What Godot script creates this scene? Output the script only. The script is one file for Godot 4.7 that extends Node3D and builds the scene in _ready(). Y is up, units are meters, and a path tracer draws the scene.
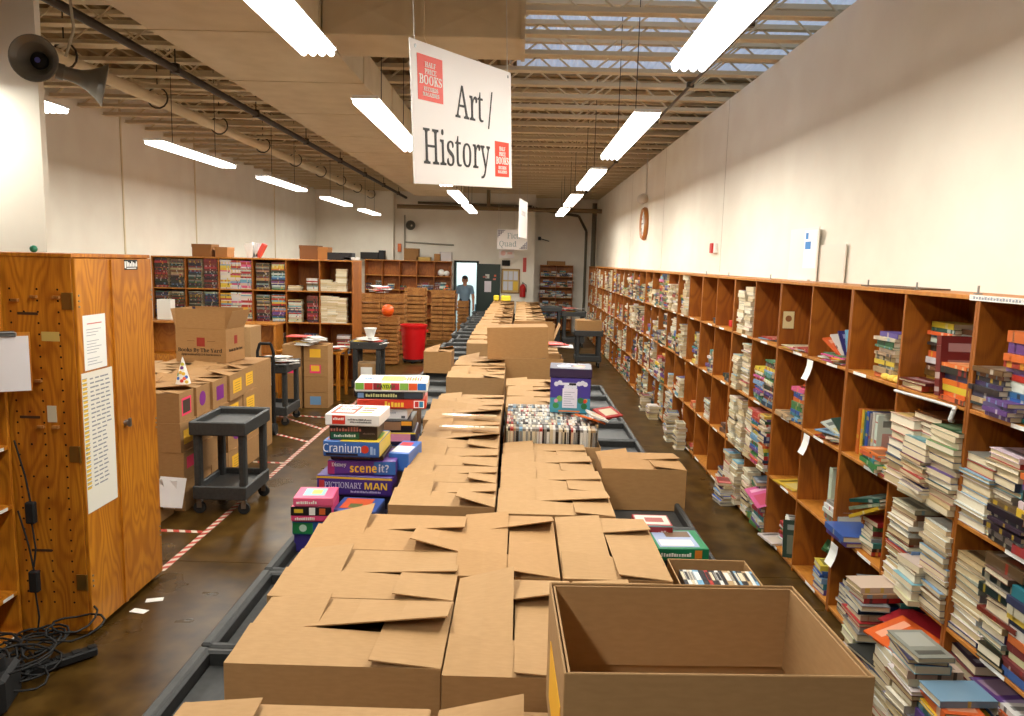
extends Node3D

# ---------------------------------------------------------------- mesh collector
class MB:
	var v := PackedVector3Array()
	var n := PackedVector3Array()
	var c := PackedColorArray()
	var ix := PackedInt32Array()
	var col := Color.WHITE
	var t := Transform3D.IDENTITY
	func paint(k: Color) -> void:
		col = k.srgb_to_linear()
	# corners run counter-clockwise seen from outside
	func tri(a: Vector3, b: Vector3, d: Vector3) -> void:
		a = t * a; b = t * b; d = t * d
		var nn := (b - a).cross(d - a).normalized()
		var k := v.size()
		v.append_array([a, b, d]); n.append_array([nn, nn, nn]); c.append_array([col, col, col])
		ix.append_array([k, k + 2, k + 1])
	func quad(a: Vector3, b: Vector3, d: Vector3, e: Vector3) -> void:
		a = t * a; b = t * b; d = t * d; e = t * e
		var nn := (d - a).cross(e - b).normalized()
		var k := v.size()
		v.append_array([a, b, d, e]); n.append_array([nn, nn, nn, nn]); c.append_array([col, col, col, col])
		ix.append_array([k, k + 2, k + 1, k, k + 3, k + 2])
	func squad(a: Vector3, b: Vector3, d: Vector3, e: Vector3, na: Vector3, nb: Vector3, nd: Vector3, ne: Vector3) -> void:
		var k := v.size()
		v.append_array([t * a, t * b, t * d, t * e])
		n.append_array([(t.basis * na).normalized(), (t.basis * nb).normalized(), (t.basis * nd).normalized(), (t.basis * ne).normalized()])
		c.append_array([col, col, col, col])
		ix.append_array([k, k + 2, k + 1, k, k + 3, k + 2])
	func box(o: Vector3, s: Vector3) -> void:
		var h := s / 2.0
		var p := func(x, y, z): return o + Vector3(x * h.x, y * h.y, z * h.z)
		quad(p.call(-1, -1, 1), p.call(1, -1, 1), p.call(1, 1, 1), p.call(-1, 1, 1))
		quad(p.call(1, -1, -1), p.call(-1, -1, -1), p.call(-1, 1, -1), p.call(1, 1, -1))
		quad(p.call(1, -1, 1), p.call(1, -1, -1), p.call(1, 1, -1), p.call(1, 1, 1))
		quad(p.call(-1, -1, -1), p.call(-1, -1, 1), p.call(-1, 1, 1), p.call(-1, 1, -1))
		quad(p.call(-1, 1, 1), p.call(1, 1, 1), p.call(1, 1, -1), p.call(-1, 1, -1))
		quad(p.call(-1, -1, -1), p.call(1, -1, -1), p.call(1, -1, 1), p.call(-1, -1, 1))
	func bb(x0: float, x1: float, y0: float, y1: float, z0: float, z1: float) -> void:
		box(Vector3(x0 + x1, y0 + y1, z0 + z1) / 2.0, Vector3(absf(x1 - x0), absf(y1 - y0), absf(z1 - z0)))
	# box with chamfered edges
	func cbox(o: Vector3, s: Vector3, r: float) -> void:
		var h := s / 2.0
		r = minf(r, minf(h.x, minf(h.y, h.z)) * 0.9)
		var i := h - Vector3(r, r, r)
		for ax in 3:
			var u := (ax + 1) % 3
			var w := (ax + 2) % 3
			for sg in [-1.0, 1.0]:
				var q := []
				for k in [[-1, -1], [1, -1], [1, 1], [-1, 1]]:
					var p := Vector3.ZERO
					p[ax] = sg * h[ax]; p[u] = k[0] * i[u]; p[w] = k[1] * i[w]
					q.append(o + p)
				if sg < 0: q.reverse()
				quad(q[0], q[1], q[2], q[3])
			for su in [-1.0, 1.0]:
				for sw in [-1.0, 1.0]:
					var q := []
					for k in [[-1, 0], [1, 0], [1, 1], [-1, 1]]:
						var p := Vector3.ZERO
						p[ax] = k[0] * i[ax]
						p[u] = su * (h[u] if k[1] == 0 else i[u])
						p[w] = sw * (i[w] if k[1] == 0 else h[w])
						q.append(o + p)
					if su * sw < 0: q.reverse()
					quad(q[0], q[1], q[2], q[3])
		for sx in [-1.0, 1.0]:
			for sy in [-1.0, 1.0]:
				for sz in [-1.0, 1.0]:
					var a := o + Vector3(sx * h.x, sy * i.y, sz * i.z)
					var b := o + Vector3(sx * i.x, sy * h.y, sz * i.z)
					var d := o + Vector3(sx * i.x, sy * i.y, sz * h.z)
					if sx * sy * sz > 0: tri(a, b, d)
					else: tri(a, d, b)
	func cyl(a: Vector3, b: Vector3, r1: float, r2: float, sides := 10, caps := true) -> void:
		var ax := (b - a).normalized()
		var u := ax.cross(Vector3.UP if absf(ax.y) < 0.9 else Vector3.RIGHT).normalized()
		var w := ax.cross(u)
		for k in sides:
			var t0 := TAU * k / sides
			var t1 := TAU * (k + 1) / sides
			var d0 := u * cos(t0) + w * sin(t0)
			var d1 := u * cos(t1) + w * sin(t1)
			squad(a + d0 * r1, a + d1 * r1, b + d1 * r2, b + d0 * r2, d0, d1, d1, d0)
			if caps:
				if r1 > 0.0: tri(a, a + d1 * r1, a + d0 * r1)
				if r2 > 0.0: tri(b, b + d0 * r2, b + d1 * r2)
	func tube(pts: Array, r: float, sides := 6) -> void:
		for k in pts.size() - 1:
			cyl(pts[k], pts[k + 1], r, r, sides, k == 0 or k == pts.size() - 2)
	# profile of Vector2(radius, along) turned about the axis from o along the transform's y
	func lathe(o: Vector3, prof: Array, sides := 20) -> void:
		for j in prof.size() - 1:
			var p: Vector2 = prof[j]
			var q: Vector2 = prof[j + 1]
			var sl := Vector2(q.y - p.y, p.x - q.x)
			for k in sides:
				var t0 := TAU * k / sides
				var t1 := TAU * (k + 1) / sides
				var e0 := Vector3(sin(t0), 0, cos(t0))
				var e1 := Vector3(sin(t1), 0, cos(t1))
				var n0 := e0 * sl.x + Vector3.UP * sl.y
				var n1 := e1 * sl.x + Vector3.UP * sl.y
				squad(o + e0 * p.x + Vector3.UP * p.y, o + e1 * p.x + Vector3.UP * p.y, o + e1 * q.x + Vector3.UP * q.y, o + e0 * q.x + Vector3.UP * q.y, n0, n1, n1, n0)
	func ball(o: Vector3, r: float, seg := 16, rings := 10) -> void:
		for j in rings:
			for k in seg:
				var q := []
				for e in [[j, k], [j, k + 1], [j + 1, k + 1], [j + 1, k]]:
					var th: float = PI * (e[0] / float(rings)) - PI / 2
					var ph: float = TAU * e[1] / seg
					q.append(Vector3(cos(th) * sin(ph), sin(th), cos(th) * cos(ph)))
				squad(o + q[0] * r, o + q[1] * r, o + q[2] * r, o + q[3] * r, q[0], q[1], q[2], q[3])
	func mesh() -> ArrayMesh:
		var a := []
		a.resize(Mesh.ARRAY_MAX)
		a[Mesh.ARRAY_VERTEX] = v; a[Mesh.ARRAY_NORMAL] = n; a[Mesh.ARRAY_COLOR] = c; a[Mesh.ARRAY_INDEX] = ix
		var m := ArrayMesh.new()
		m.add_surface_from_arrays(Mesh.PRIMITIVE_TRIANGLES, a)
		return m

var rng := RandomNumberGenerator.new()
var M := {}
var used := {}
var cache := {}

func numbered(s: String) -> String:
	if not used.has(s):
		used[s] = 0
		return s
	used[s] += 1
	return "%s_%03d" % [s, used[s]]

func tag(o: Node, label: String, category: String, group := "", kind := "") -> void:
	o.set_meta("label", label)
	o.set_meta("category", category)
	if group: o.set_meta("group", group)
	if kind: o.set_meta("kind", kind)

func thing(called: String, label: String, category: String, at := Vector3.ZERO, turn := 0.0, group := "") -> Node3D:
	var o := Node3D.new()
	o.name = numbered(called)
	add_child(o)
	o.position = at
	o.rotation.y = turn
	tag(o, label, category, group)
	return o

func part(parent: Node, called: String, mesh: Mesh, mat: Material, at := Vector3.ZERO) -> MeshInstance3D:
	var o := MeshInstance3D.new()
	o.name = called
	o.mesh = mesh
	o.material_override = mat
	o.position = at
	parent.add_child(o, true)
	return o

func solo(called: String, mb: MB, mat: Material, label: String, category: String, group := "", at := Vector3.ZERO, turn := 0.0) -> MeshInstance3D:
	var o := part(self, numbered(called), mb.mesh(), mat, at)
	o.rotation.y = turn
	tag(o, label, category, group)
	return o

func struct(called: String, mb: MB, mat: Material) -> MeshInstance3D:
	var o := part(self, called, mb.mesh(), mat)
	o.set_meta("kind", "structure")
	return o

func struct_root(called: String) -> Node3D:
	var o := Node3D.new()
	o.name = called
	add_child(o)
	o.set_meta("kind", "structure")
	return o

func text_mesh(s: String, height: float, serif := true, bold := false) -> TextMesh:
	var key := "txt" + s + str(height) + str(serif) + str(bold)
	if cache.has(key): return cache[key]
	var t := TextMesh.new()
	var fnt := SystemFont.new()
	fnt.font_names = PackedStringArray(["Droid Serif" if serif else "Droid Sans"])
	if bold: fnt.font_weight = 700
	t.font = fnt
	t.text = s
	t.font_size = 48
	t.pixel_size = height / 48.0
	t.depth = 0.0012
	t.curve_step = 3.0
	cache[key] = t
	return t

# lettering: facing along basis z
func letters(parent: Node, called: String, s: String, height: float, at: Vector3, turn: float, col: Color, stretch := 1.0, serif := true, bold := false, tilt := 0.0) -> MeshInstance3D:
	var o := part(parent, called, text_mesh(s, height, serif, bold), flat(col, 0.6), at)
	o.basis = Basis(Vector3.UP, turn) * Basis(Vector3.RIGHT, tilt) * Basis.from_scale(Vector3(stretch, 1, 1))
	return o

func flat(col: Color, rough := 0.6, metal := 0.0) -> StandardMaterial3D:
	var key := "flat%s_%.2f_%.2f" % [col.to_html(), rough, metal]
	if cache.has(key): return cache[key]
	var m := StandardMaterial3D.new()
	m.albedo_color = col
	m.roughness = rough
	m.metallic = metal
	cache[key] = m
	return m

func rgb(r: float, g: float, b: float) -> Color:
	return Color(r / 255.0, g / 255.0, b / 255.0)

func noise_tex(size: int, freq: float, cols: Array, sd: int, octaves := 4, stretch := Vector2.ONE) -> ImageTexture:
	var f := FastNoiseLite.new()
	f.seed = sd
	f.noise_type = FastNoiseLite.TYPE_SIMPLEX_SMOOTH
	f.fractal_octaves = octaves
	f.frequency = freq
	var g := Gradient.new()
	g.offsets = PackedFloat32Array(range(cols.size()).map(func(i): return i / float(cols.size() - 1)))
	g.colors = PackedColorArray(cols)
	var im := Image.create(size, size, true, Image.FORMAT_RGB8)
	for y in size:
		for x in size:
			# mirrored halves make the tile seamless
			var u := absf(2.0 * x / size - 1.0) * size
			var w := absf(2.0 * y / size - 1.0) * size
			im.set_pixel(x, y, g.sample(clampf(f.get_noise_2d(u * stretch.x, w * stretch.y) * 0.8 + 0.5, 0, 1)))
	im.generate_mipmaps()
	return ImageTexture.create_from_image(im)

func wood_tex(size: int, dark: Color, light: Color, sd: int, rings: float) -> ImageTexture:
	var f := FastNoiseLite.new()
	f.seed = sd
	f.frequency = 1.0
	f.fractal_octaves = 2
	var fine := FastNoiseLite.new()
	fine.seed = sd + 7
	fine.frequency = 1.0
	fine.fractal_octaves = 2
	var im := Image.create(size, size, true, Image.FORMAT_RGB8)
	for y in size:
		for x in size:
			var u := absf(2.0 * x / size - 1.0)
			var w := absf(2.0 * y / size - 1.0)
			var r := u * rings + f.get_noise_2d(u * 2.2, w * 1.3) * rings * 0.55
			var s := 0.5 + 0.5 * sin(TAU * r)
			s = pow(s, 1.7)
			var g := fine.get_noise_2d(u * 90.0, w * 5.0) * 0.22
			var b := f.get_noise_2d(u * 1.5 + 9.0, w * 1.0) * 0.35
			im.set_pixel(x, y, light.lerp(dark, clampf(s * 0.38 + g + b + 0.22, 0, 1)))
	im.generate_mipmaps()
	return ImageTexture.create_from_image(im)

func tri_mat(tex: Texture2D, scale: Vector3, rough: float, tint := Color.WHITE) -> StandardMaterial3D:
	var m := StandardMaterial3D.new()
	m.albedo_texture = tex
	m.albedo_color = tint
	m.uv1_triplanar = true
	m.uv1_world_triplanar = true
	m.uv1_scale = scale
	m.roughness = rough
	return m

func make_materials() -> void:
	var card := noise_tex(256, 0.02, [rgb(166, 128, 84), rgb(170, 132, 87), rgb(174, 136, 91)], 3, 3, Vector2(1, 4))
	M.card = tri_mat(card, Vector3(1.7, 1.7, 1.7), 0.85)
	M.card_shaded = tri_mat(card, Vector3(1.3, 1.3, 1.3), 0.85, Color(0.97, 0.93, 0.86))  # browner kraft: carton variety plus the shade of those cartons put into the tint
	M.card_pale = tri_mat(card, Vector3(2.1, 2.1, 2.1), 0.85, Color(1.0, 0.98, 0.95))
	M.ply = tri_mat(wood_tex(512, rgb(144, 74, 10), rgb(210, 136, 34), 11, 6.0), Vector3(0.9, 0.42, 0.9), 0.42)
	M.shelf = tri_mat(wood_tex(512, rgb(126, 64, 10), rgb(172, 100, 24), 23, 5.0), Vector3(0.9, 0.5, 0.9), 0.5)
	M.shelf_edge = tri_mat(wood_tex(256, rgb(160, 92, 22), rgb(198, 130, 48), 29, 4.0), Vector3(0.8, 0.8, 0.8), 0.5)
	M.crate = tri_mat(wood_tex(256, rgb(126, 74, 24), rgb(184, 126, 62), 31, 6.0), Vector3(1.2, 1.2, 1.2), 0.7)
	M.wall = tri_mat(noise_tex(256, 0.01, [rgb(238, 229, 214), rgb(241, 233, 218), rgb(244, 237, 222)], 5), Vector3(0.3, 0.3, 0.3), 0.8)
	M.duct = tri_mat(noise_tex(256, 0.012, [rgb(205, 186, 150), rgb(212, 194, 160), rgb(218, 201, 168)], 8), Vector3(0.4, 0.4, 0.4), 0.6)
	M.steel_cream = flat(rgb(226, 208, 172), 0.5)
	M.deck = flat(rgb(150, 128, 92), 0.7)
	M.concrete = tri_mat(noise_tex(512, 0.012, [rgb(56, 37, 11), rgb(68, 47, 16), rgb(78, 55, 20), rgb(88, 64, 27)], 9, 3), Vector3(0.35, 0.35, 0.35), 0.3)
	M.concrete.roughness_texture = noise_tex(256, 0.007, [Color(0.62, 0.62, 0.62), Color(0.74, 0.74, 0.74), Color(0.86, 0.86, 0.86)], 17, 3)
	M.concrete.roughness = 0.42
	M.concrete.metallic_specular = 0.34
	M.plastic = tri_mat(noise_tex(128, 0.05, [rgb(46, 46, 45), rgb(53, 53, 52), rgb(60, 60, 58)], 12), Vector3(2, 2, 2), 0.5)
	M.black = flat(rgb(20, 19, 19), 0.7)
	M.rubber = flat(rgb(28, 27, 26), 0.8)
	M.white = flat(rgb(238, 236, 230), 0.6)
	M.paper = flat(rgb(240, 238, 232), 0.8)
	M.metal = flat(rgb(150, 150, 148), 0.35, 0.9)
	M.brass = flat(rgb(150, 120, 60), 0.4, 0.8)
	M.print = StandardMaterial3D.new()
	M.print.vertex_color_use_as_albedo = true
	M.print.roughness = 0.55
	M.gloss = StandardMaterial3D.new()
	M.gloss.vertex_color_use_as_albedo = true
	M.gloss.roughness = 0.28
	M.page = StandardMaterial3D.new()
	M.page.vertex_color_use_as_albedo = true
	M.page.roughness = 0.9
	M.sky_panel = StandardMaterial3D.new()
	M.sky_panel.albedo_color = Color(0.92, 0.94, 0.97)
	M.sky_panel.roughness = 0.5
	M.sky_panel.backlight_enabled = true
	M.sky_panel.backlight = Color(1, 1, 1)
	M.tube = StandardMaterial3D.new()
	M.tube.albedo_color = Color.WHITE
	M.tube.emission_enabled = true
	M.tube.emission = rgb(255, 250, 244)
	M.tube.emission_energy_multiplier = 7.0

# ---------------------------------------------------------------- setting
const FLOOR_X0 := -6.9
const WALL_X := 2.34

func build_floor() -> void:
	var root := struct_root("floor")
	var xs := [-7.0, -4.9, -1.3, 2.4]
	var zs := [9.2, 4.8, 0.6, -2.0, -4.95, -8.6, -12.2, -15.8, -19.4, -23.0, -26.2]
	for i in xs.size() - 1:
		for j in zs.size() - 1:
			var b := MB.new()
			b.bb(xs[i] + 0.003, xs[i + 1] - 0.003, -0.12, 0.0, zs[j] - 0.003, zs[j + 1] + 0.003)
			part(root, "slab", b.mesh(), M.concrete)
	var s := MB.new()
	s.bb(-7.3, 2.6, -0.3, -0.008, 9.2, -26.4)
	part(root, "joint_filler", s.mesh(), flat(rgb(52, 42, 28), 0.9))

func build_walls() -> void:
	var b := MB.new()
	b.bb(WALL_X, WALL_X + 0.2, 0, 4.04, 9.2, -26.2)
	struct("wall_right", b, M.wall)
	b = MB.new()
	b.bb(4.2, 4.35, 0, 5.2, 9.2, -26.4)
	struct("wall_outer_right", b, M.wall)
	b = MB.new()
	b.bb(-6.15, -5.96, 0, 4.62, 9.2, -22.2)
	struct("wall_left", b, M.wall)
	b = MB.new()
	b.bb(-6.1, 4.3, 0, 4.62, 9.0, 9.2)
	struct("wall_back", b, M.wall)
	# far end: left bay, door bay, right bay
	b = MB.new()
	b.bb(-6.1, -3.7, 0, 4.62, -21.75, -22.1)
	struct("wall_far_left", b, M.wall)
	b = MB.new()
	b.bb(-3.75, -1.90, 0, 4.62, -22.0, -22.2)
	b.bb(-1.90, -1.25, 2.08, 4.62, -22.0, -22.2)
	b.bb(-1.25, 0.42, 0, 4.62, -22.0, -22.2)
	b.bb(-3.75, -3.55, 0, 4.62, -22.2, -25.8)
	b.bb(0.24, 0.42, 0, 4.62, -22.2, -25.8)
	struct("wall_far_door", b, M.wall)
	b = MB.new()
	b.bb(0.3, 4.3, 0, 4.62, -23.0, -23.2)
	struct("wall_far_right", b, M.wall)
	# pale wall end that carries the horn speakers
	b = MB.new()
	b.bb(-3.76, -3.31, 0, 4.62, -5.2, -5.26)
	struct("wall_partition", b, M.wall)
	# panel joints on the left wall
	var seams := struct_root("trim_1")
	for z in [-11.2, -13.7, -18.1]:
		b = MB.new()
		b.bb(-5.965, -5.945, 0, 4.4, z, z - 0.03)
		part(seams, "conduit", b.mesh(), M.steel_cream)
	# conduits and pipes of the far right corner
	b = MB.new()
	b.tube([Vector3(2.0, 0, -22.9), Vector3(2.0, 3.1, -22.9), Vector3(1.75, 3.55, -22.9), Vector3(0.6, 3.7, -22.9), Vector3(0.3, 3.72, -21.9), Vector3(-3, 3.75, -21.8)], 0.04, 8)
	b.tube([Vector3(2.18, 0, -22.4), Vector3(2.18, 3.9, -22.4)], 0.07, 8)
	struct("trim_2", b, flat(rgb(96, 86, 66), 0.5))
	b = MB.new()
	b.tube([Vector3(-3.4, 2.62, -21.95), Vector3(-1.95, 2.56, -21.95)], 0.022, 6)
	b.tube([Vector3(-3.4, 2.3, -21.95), Vector3(-3.4, 3.4, -21.95)], 0.022, 6)
	struct("trim_3", b, flat(rgb(150, 142, 124), 0.5))
	b = MB.new()
	for z in [-8.75, -12.4, -16.0]:
		b.bb(WALL_X - 0.002, WALL_X + 0.01, 2.08, 4.03, z, z - 0.006)
	struct("trim_4", b, flat(rgb(176, 164, 142), 0.8))

func build_ceiling() -> void:
	var root := struct_root("ceiling")
	# fluted steel deck: flutes along z
	var flute := func(b: MB, x0: float, x1: float, z0: float, z1: float, y: float, pitch: float, deep: float):
		var x := x0
		while x < x1 - 0.01:
			var q := pitch / 4.0
			var e := [Vector2(x, y), Vector2(x + q, y), Vector2(x + 2 * q, y + deep), Vector2(x + 3 * q, y + deep), Vector2(x + 4 * q, y)]
			for k in 4:
				var a: Vector2 = e[k]
				var d: Vector2 = e[k + 1]
				b.quad(Vector3(a.x, a.y, z1), Vector3(d.x, d.y, z1), Vector3(d.x, d.y, z0), Vector3(a.x, a.y, z0))
			x += pitch
	var b := MB.new()
	flute.call(b, -7.1, -0.2, 9.0, -26.0, 4.55, 0.2, 0.06)
	flute.call(b, -0.2, 4.2, -10.0, -26.0, 4.55, 0.2, 0.06)
	flute.call(b, -0.2, 4.2, 9.0, -4.8, 4.55, 0.2, 0.06)
	part(root, "roof_deck", b.mesh(), M.deck)
	b = MB.new()
	b.bb(-7.3, -0.2, 4.64, 4.8, 9.2, -26.4)
	b.bb(-0.2, 4.4, 4.64, 4.8, -10.0, -26.4)
	b.bb(-0.2, 4.4, 4.64, 4.8, 9.2, -4.8)
	b.bb(-0.3, -0.2, 4.55, 4.9, -4.8, -10.0)
	b.bb(-0.2, 4.4, 4.55, 4.9, -10.0, -10.1)
	part(root, "roof_slab", b.mesh(), M.deck)
	# corrugated translucent skylight sheets
	var z := -4.8
	while z > -9.95:
		b = MB.new()
		flute.call(b, -0.2, 4.2, z, z - 1.29, 4.58, 0.1, 0.03)
		part(root, "skylight_sheet", b.mesh(), M.sky_panel)
		z -= 1.3
	# open web joists across the hall
	var chord := MB.new()
	for dz in [-0.032, 0.012]:
		chord.bb(-7.0, 4.2, 4.05, 4.058, dz - 0.022, dz + 0.042)
		chord.bb(-7.0, 4.2, 4.05, 4.1, dz, dz + 0.008)
	var chord_mesh := chord.mesh()
	var bar := MB.new()
	bar.cyl(Vector3(0, 4.08, 0), Vector3(0.55, 4.52, 0), 0.011, 0.011, 6, false)
	var bar_mesh := bar.mesh()
	bar = MB.new()
	bar.cyl(Vector3(0.55, 4.52, 0), Vector3(1.1, 4.08, 0), 0.011, 0.011, 6, false)
	var bar2_mesh := bar.mesh()
	var top := MB.new()
	top.bb(-7.0, 4.2, 4.50, 4.545, -0.045, 0.045)
	var top_mesh := top.mesh()
	var webs := MB.new()
	for k in 9:
		webs.cyl(Vector3(-5.9 + 1.1 * k, 4.08, 0), Vector3(-5.35 + 1.1 * k, 4.52, 0), 0.012, 0.012, 5, false)
		webs.cyl(Vector3(-5.35 + 1.1 * k, 4.52, 0), Vector3(-4.8 + 1.1 * k, 4.08, 0), 0.012, 0.012, 5, false)
	var webs_mesh := webs.mesh()
	for k in 36:
		var j := Node3D.new()
		j.name = "joist"
		root.add_child(j, true)
		j.position.z = -3.6 - 0.6 * k
		part(j, "bottom_chord", chord_mesh, M.steel_cream)
		part(j, "top_chord", top_mesh, M.steel_cream)
		if k < 10:
			for q in 9:
				part(j, "web_bar", bar_mesh, M.steel_cream, Vector3(-5.9 + 1.1 * q, 0, 0))
				part(j, "web_bar", bar2_mesh, M.steel_cream, Vector3(-5.9 + 1.1 * q, 0, 0))
		else:
			part(j, "web_bars", webs_mesh, M.steel_cream).set_meta("kind", "stuff")

func build_overhead() -> void:
	# long sheet metal duct with standing seams
	var d := thing("air_duct", "wide flat cream sheet metal air duct running along under the joists", "duct")
	for k in 14:
		var z0 := 2.0 - k * 1.5
		var b := MB.new()
		b.cbox(Vector3(-2.08, 3.88, z0 - 0.75), Vector3(1.22, 0.32, 1.494), 0.006)
		part(d, "duct_section", b.mesh(), M.duct)
		b = MB.new()
		b.bb(-2.70, -1.46, 3.715, 4.045, z0 - 1.5, z0 - 1.515)
		part(d, "seam", b.mesh(), M.duct)
	var e := thing("branch_duct", "short cream sheet metal branch duct crossing above the hanging sign", "duct")
	for k in 2:
		var b := MB.new()
		var x0 := -1.46 + k * 0.72
		b.cbox(Vector3(x0 + 0.36, 3.88, -5.82), Vector3(0.714, 0.315, 0.58), 0.006)
		# cross break: shallow pyramid pressed into the front sheet
		var zf := -5.53
		var mid := Vector3(x0 + 0.36, 3.885, zf + 0.012)
		var q := [Vector3(x0 + 0.01, 3.73, zf), Vector3(x0 + 0.71, 3.73, zf), Vector3(x0 + 0.71, 4.04, zf), Vector3(x0 + 0.01, 4.04, zf)]
		for s in 4:
			b.tri(q[s], q[(s + 1) % 4], mid)
		part(e, "duct_section", b.mesh(), M.duct)
		b = MB.new()
		b.bb(x0 + 0.705, x0 + 0.735, 3.715, 4.043, -5.515, -6.12)
		part(e, "seam", b.mesh(), M.duct)
	# round pipe with clevis hangers
	var p := thing("sprinkler_pipe", "thick cream pipe hung in ring hangers below the left joists", "pipe")
	var b := MB.new()
	b.cyl(Vector3(-4.32, 3.92, 3.9), Vector3(-4.32, 3.92, -25.5), 0.065, 0.065, 14)
	part(p, "pipe", b.mesh(), M.steel_cream)
	for k in 12:
		b = MB.new()
		var z := -5.4 - k * 1.8
		for s in 14:
			var a0 := TAU * s / 14.0
			var a1 := TAU * (s + 1) / 14.0
			b.cyl(Vector3(-4.32 + 0.12 * cos(a0), 3.95 + 0.12 * sin(a0), z), Vector3(-4.32 + 0.12 * cos(a1), 3.95 + 0.12 * sin(a1), z), 0.01, 0.01, 5, false)
		b.cyl(Vector3(-4.32, 4.07, z), Vector3(-4.32, 4.5, z), 0.007, 0.007, 5)
		b.cyl(Vector3(-4.32, 4.05, z), Vector3(-4.32, 4.09, z), 0.018, 0.018, 6)
		part(p, "hanger", b.mesh(), flat(rgb(58, 48, 36), 0.6))
	var t := thing("gas_pipe", "thin dark pipe running straight below the joists beside the duct", "pipe")
	b = MB.new()
	b.cyl(Vector3(-3.37, 3.9, 3.9), Vector3(-3.37, 3.9, -25.5), 0.036, 0.036, 10)
	part(t, "pipe", b.mesh(), flat(rgb(46, 36, 26), 0.5))
	for k in 10:
		b = MB.new()
		b.cyl(Vector3(-3.37, 3.9, -3.0 - k * 2.2), Vector3(-3.37, 4.5, -3.0 - k * 2.2), 0.007, 0.007, 5)
		b.cyl(Vector3(-3.37, 3.86, -3.0 - k * 2.2), Vector3(-3.37, 3.95, -3.0 - k * 2.2), 0.045, 0.045, 8)
		part(t, "hanger", b.mesh(), flat(rgb(46, 36, 26), 0.5))
	var r := thing("conduit_pipe", "narrow dark conduit strung below the joists near right wall", "pipe")
	b = MB.new()
	b.tube([Vector3(1.72, 4.0, 2), Vector3(1.72, 4.0, -21.8)], 0.016, 6)
	part(r, "pipe", b.mesh(), flat(rgb(92, 76, 54), 0.5))
	for k in 9:
		b = MB.new()
		b.box(Vector3(1.72, 4.005, -4.0 - k * 2.0), Vector3(0.07, 0.05, 0.05))
		part(r, "clamp", b.mesh(), flat(rgb(70, 60, 44), 0.5))
	var x := thing("cross_main_pipe", "cream pipe crossing the hall high up before the far wall", "pipe")
	b = MB.new()
	b.cyl(Vector3(-3.4, 3.55, -20.6), Vector3(2.2, 3.55, -20.6), 0.06, 0.06, 10)
	b.cyl(Vector3(-0.9, 3.55, -20.6), Vector3(-0.9, 4.05, -20.6), 0.05, 0.05, 8)
	part(x, "pipe", b.mesh(), flat(rgb(120, 98, 66), 0.6))

var fixture_mesh := {}
func fixture(x: float, z: float, label: String, group: String, long := 1.0) -> void:
	var o := thing("fluorescent_light", label, "light", Vector3(x, 3.30, z), 0.0, group)
	if fixture_mesh.is_empty():
		var b := MB.new()
		# folded pan: flat back, sloping sides
		var pr := [Vector2(-0.108, 0.005), Vector2(-0.09, 0.03), Vector2(0.09, 0.03), Vector2(0.108, 0.005), Vector2(0.1, 0.012), Vector2(-0.1, 0.012)]
		for k in 6:
			var p: Vector2 = pr[k]
			var q: Vector2 = pr[(k + 1) % 6]
			b.quad(Vector3(p.x, p.y, 1.22), Vector3(q.x, q.y, 1.22), Vector3(q.x, q.y, -1.22), Vector3(p.x, p.y, -1.22))
		fixture_mesh.hood = b.mesh()
		b = MB.new()
		b.bb(-0.1, 0.1, 0.004, 0.028, -0.006, 0.006)
		fixture_mesh.cap = b.mesh()
		b = MB.new()
		b.cyl(Vector3(0, 0, -0.585), Vector3(0, 0, 0.585), 0.019, 0.019, 10)
		fixture_mesh.tube = b.mesh()
		b = MB.new()
		b.cyl(Vector3(0, 0.025, 0), Vector3(0, 1.26, 0), 0.004, 0.004, 5)
		fixture_mesh.rod = b.mesh()
	part(o, "hood", fixture_mesh.hood, M.white).scale.z = long
	for s in [-1.22, 0.0, 1.22]:
		part(o, "end_plate", fixture_mesh.cap, M.white, Vector3(0, 0, s * long))
	for s in [-0.61, 0.61]:
		for k in 4:
			part(o, "tube", fixture_mesh.tube, M.tube, Vector3(-0.078 + 0.052 * k, -0.016, s * long)).scale.z = long
		part(o, "hanging_rod", fixture_mesh.rod, flat(rgb(60, 52, 42), 0.6), Vector3(0, 0, s * 0.95))
	var l := AreaLight3D.new()
	l.name = "light"
	l.area_size = Vector2(0.2, 2.4 * long)
	l.area_normalize_energy = true
	l.light_color = rgb(252, 251, 240)
	l.light_energy = LAMP
	l.area_range = 40.0
	l.area_attenuation = 2.0
	l.shadow_enabled = true
	o.add_child(l)
	l.position = Vector3(0, -0.036, 0)
	l.rotation = Vector3(-PI / 2, 0, 0)

func build_lights() -> void:
	var ord := ["nearest", "second", "third", "fourth", "farthest"]
	var zr := [-3.3, -7.1, -10.65, -14.15, -17.45]
	var zl := [-3.15, -6.85, -10.5, -14.05, -17.15]
	var zm := [-5.3, -8.95, -12.25, -15.8, -19.2]
	for k in 5:
		fixture(0.95, zr[k], "%s long fluorescent light of the row beside the right wall" % ord[k], "fluorescent lights of the right row")
		fixture(-1.17, zl[k], "%s long fluorescent light of the row under the duct" % ord[k], "fluorescent lights of the middle row")
		fixture(-3.87, zm[k], "%s long fluorescent light of the row on the left" % ord[k], "fluorescent lights of the left row", 0.84)
	# added out-of-view fixture in line with the middle row, lighting the cartons' near faces
	fixture(-1.17, 0.5, "long fluorescent light added behind the viewer, out of view, to light carton fronts", "fluorescent lights of the middle row")

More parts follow.
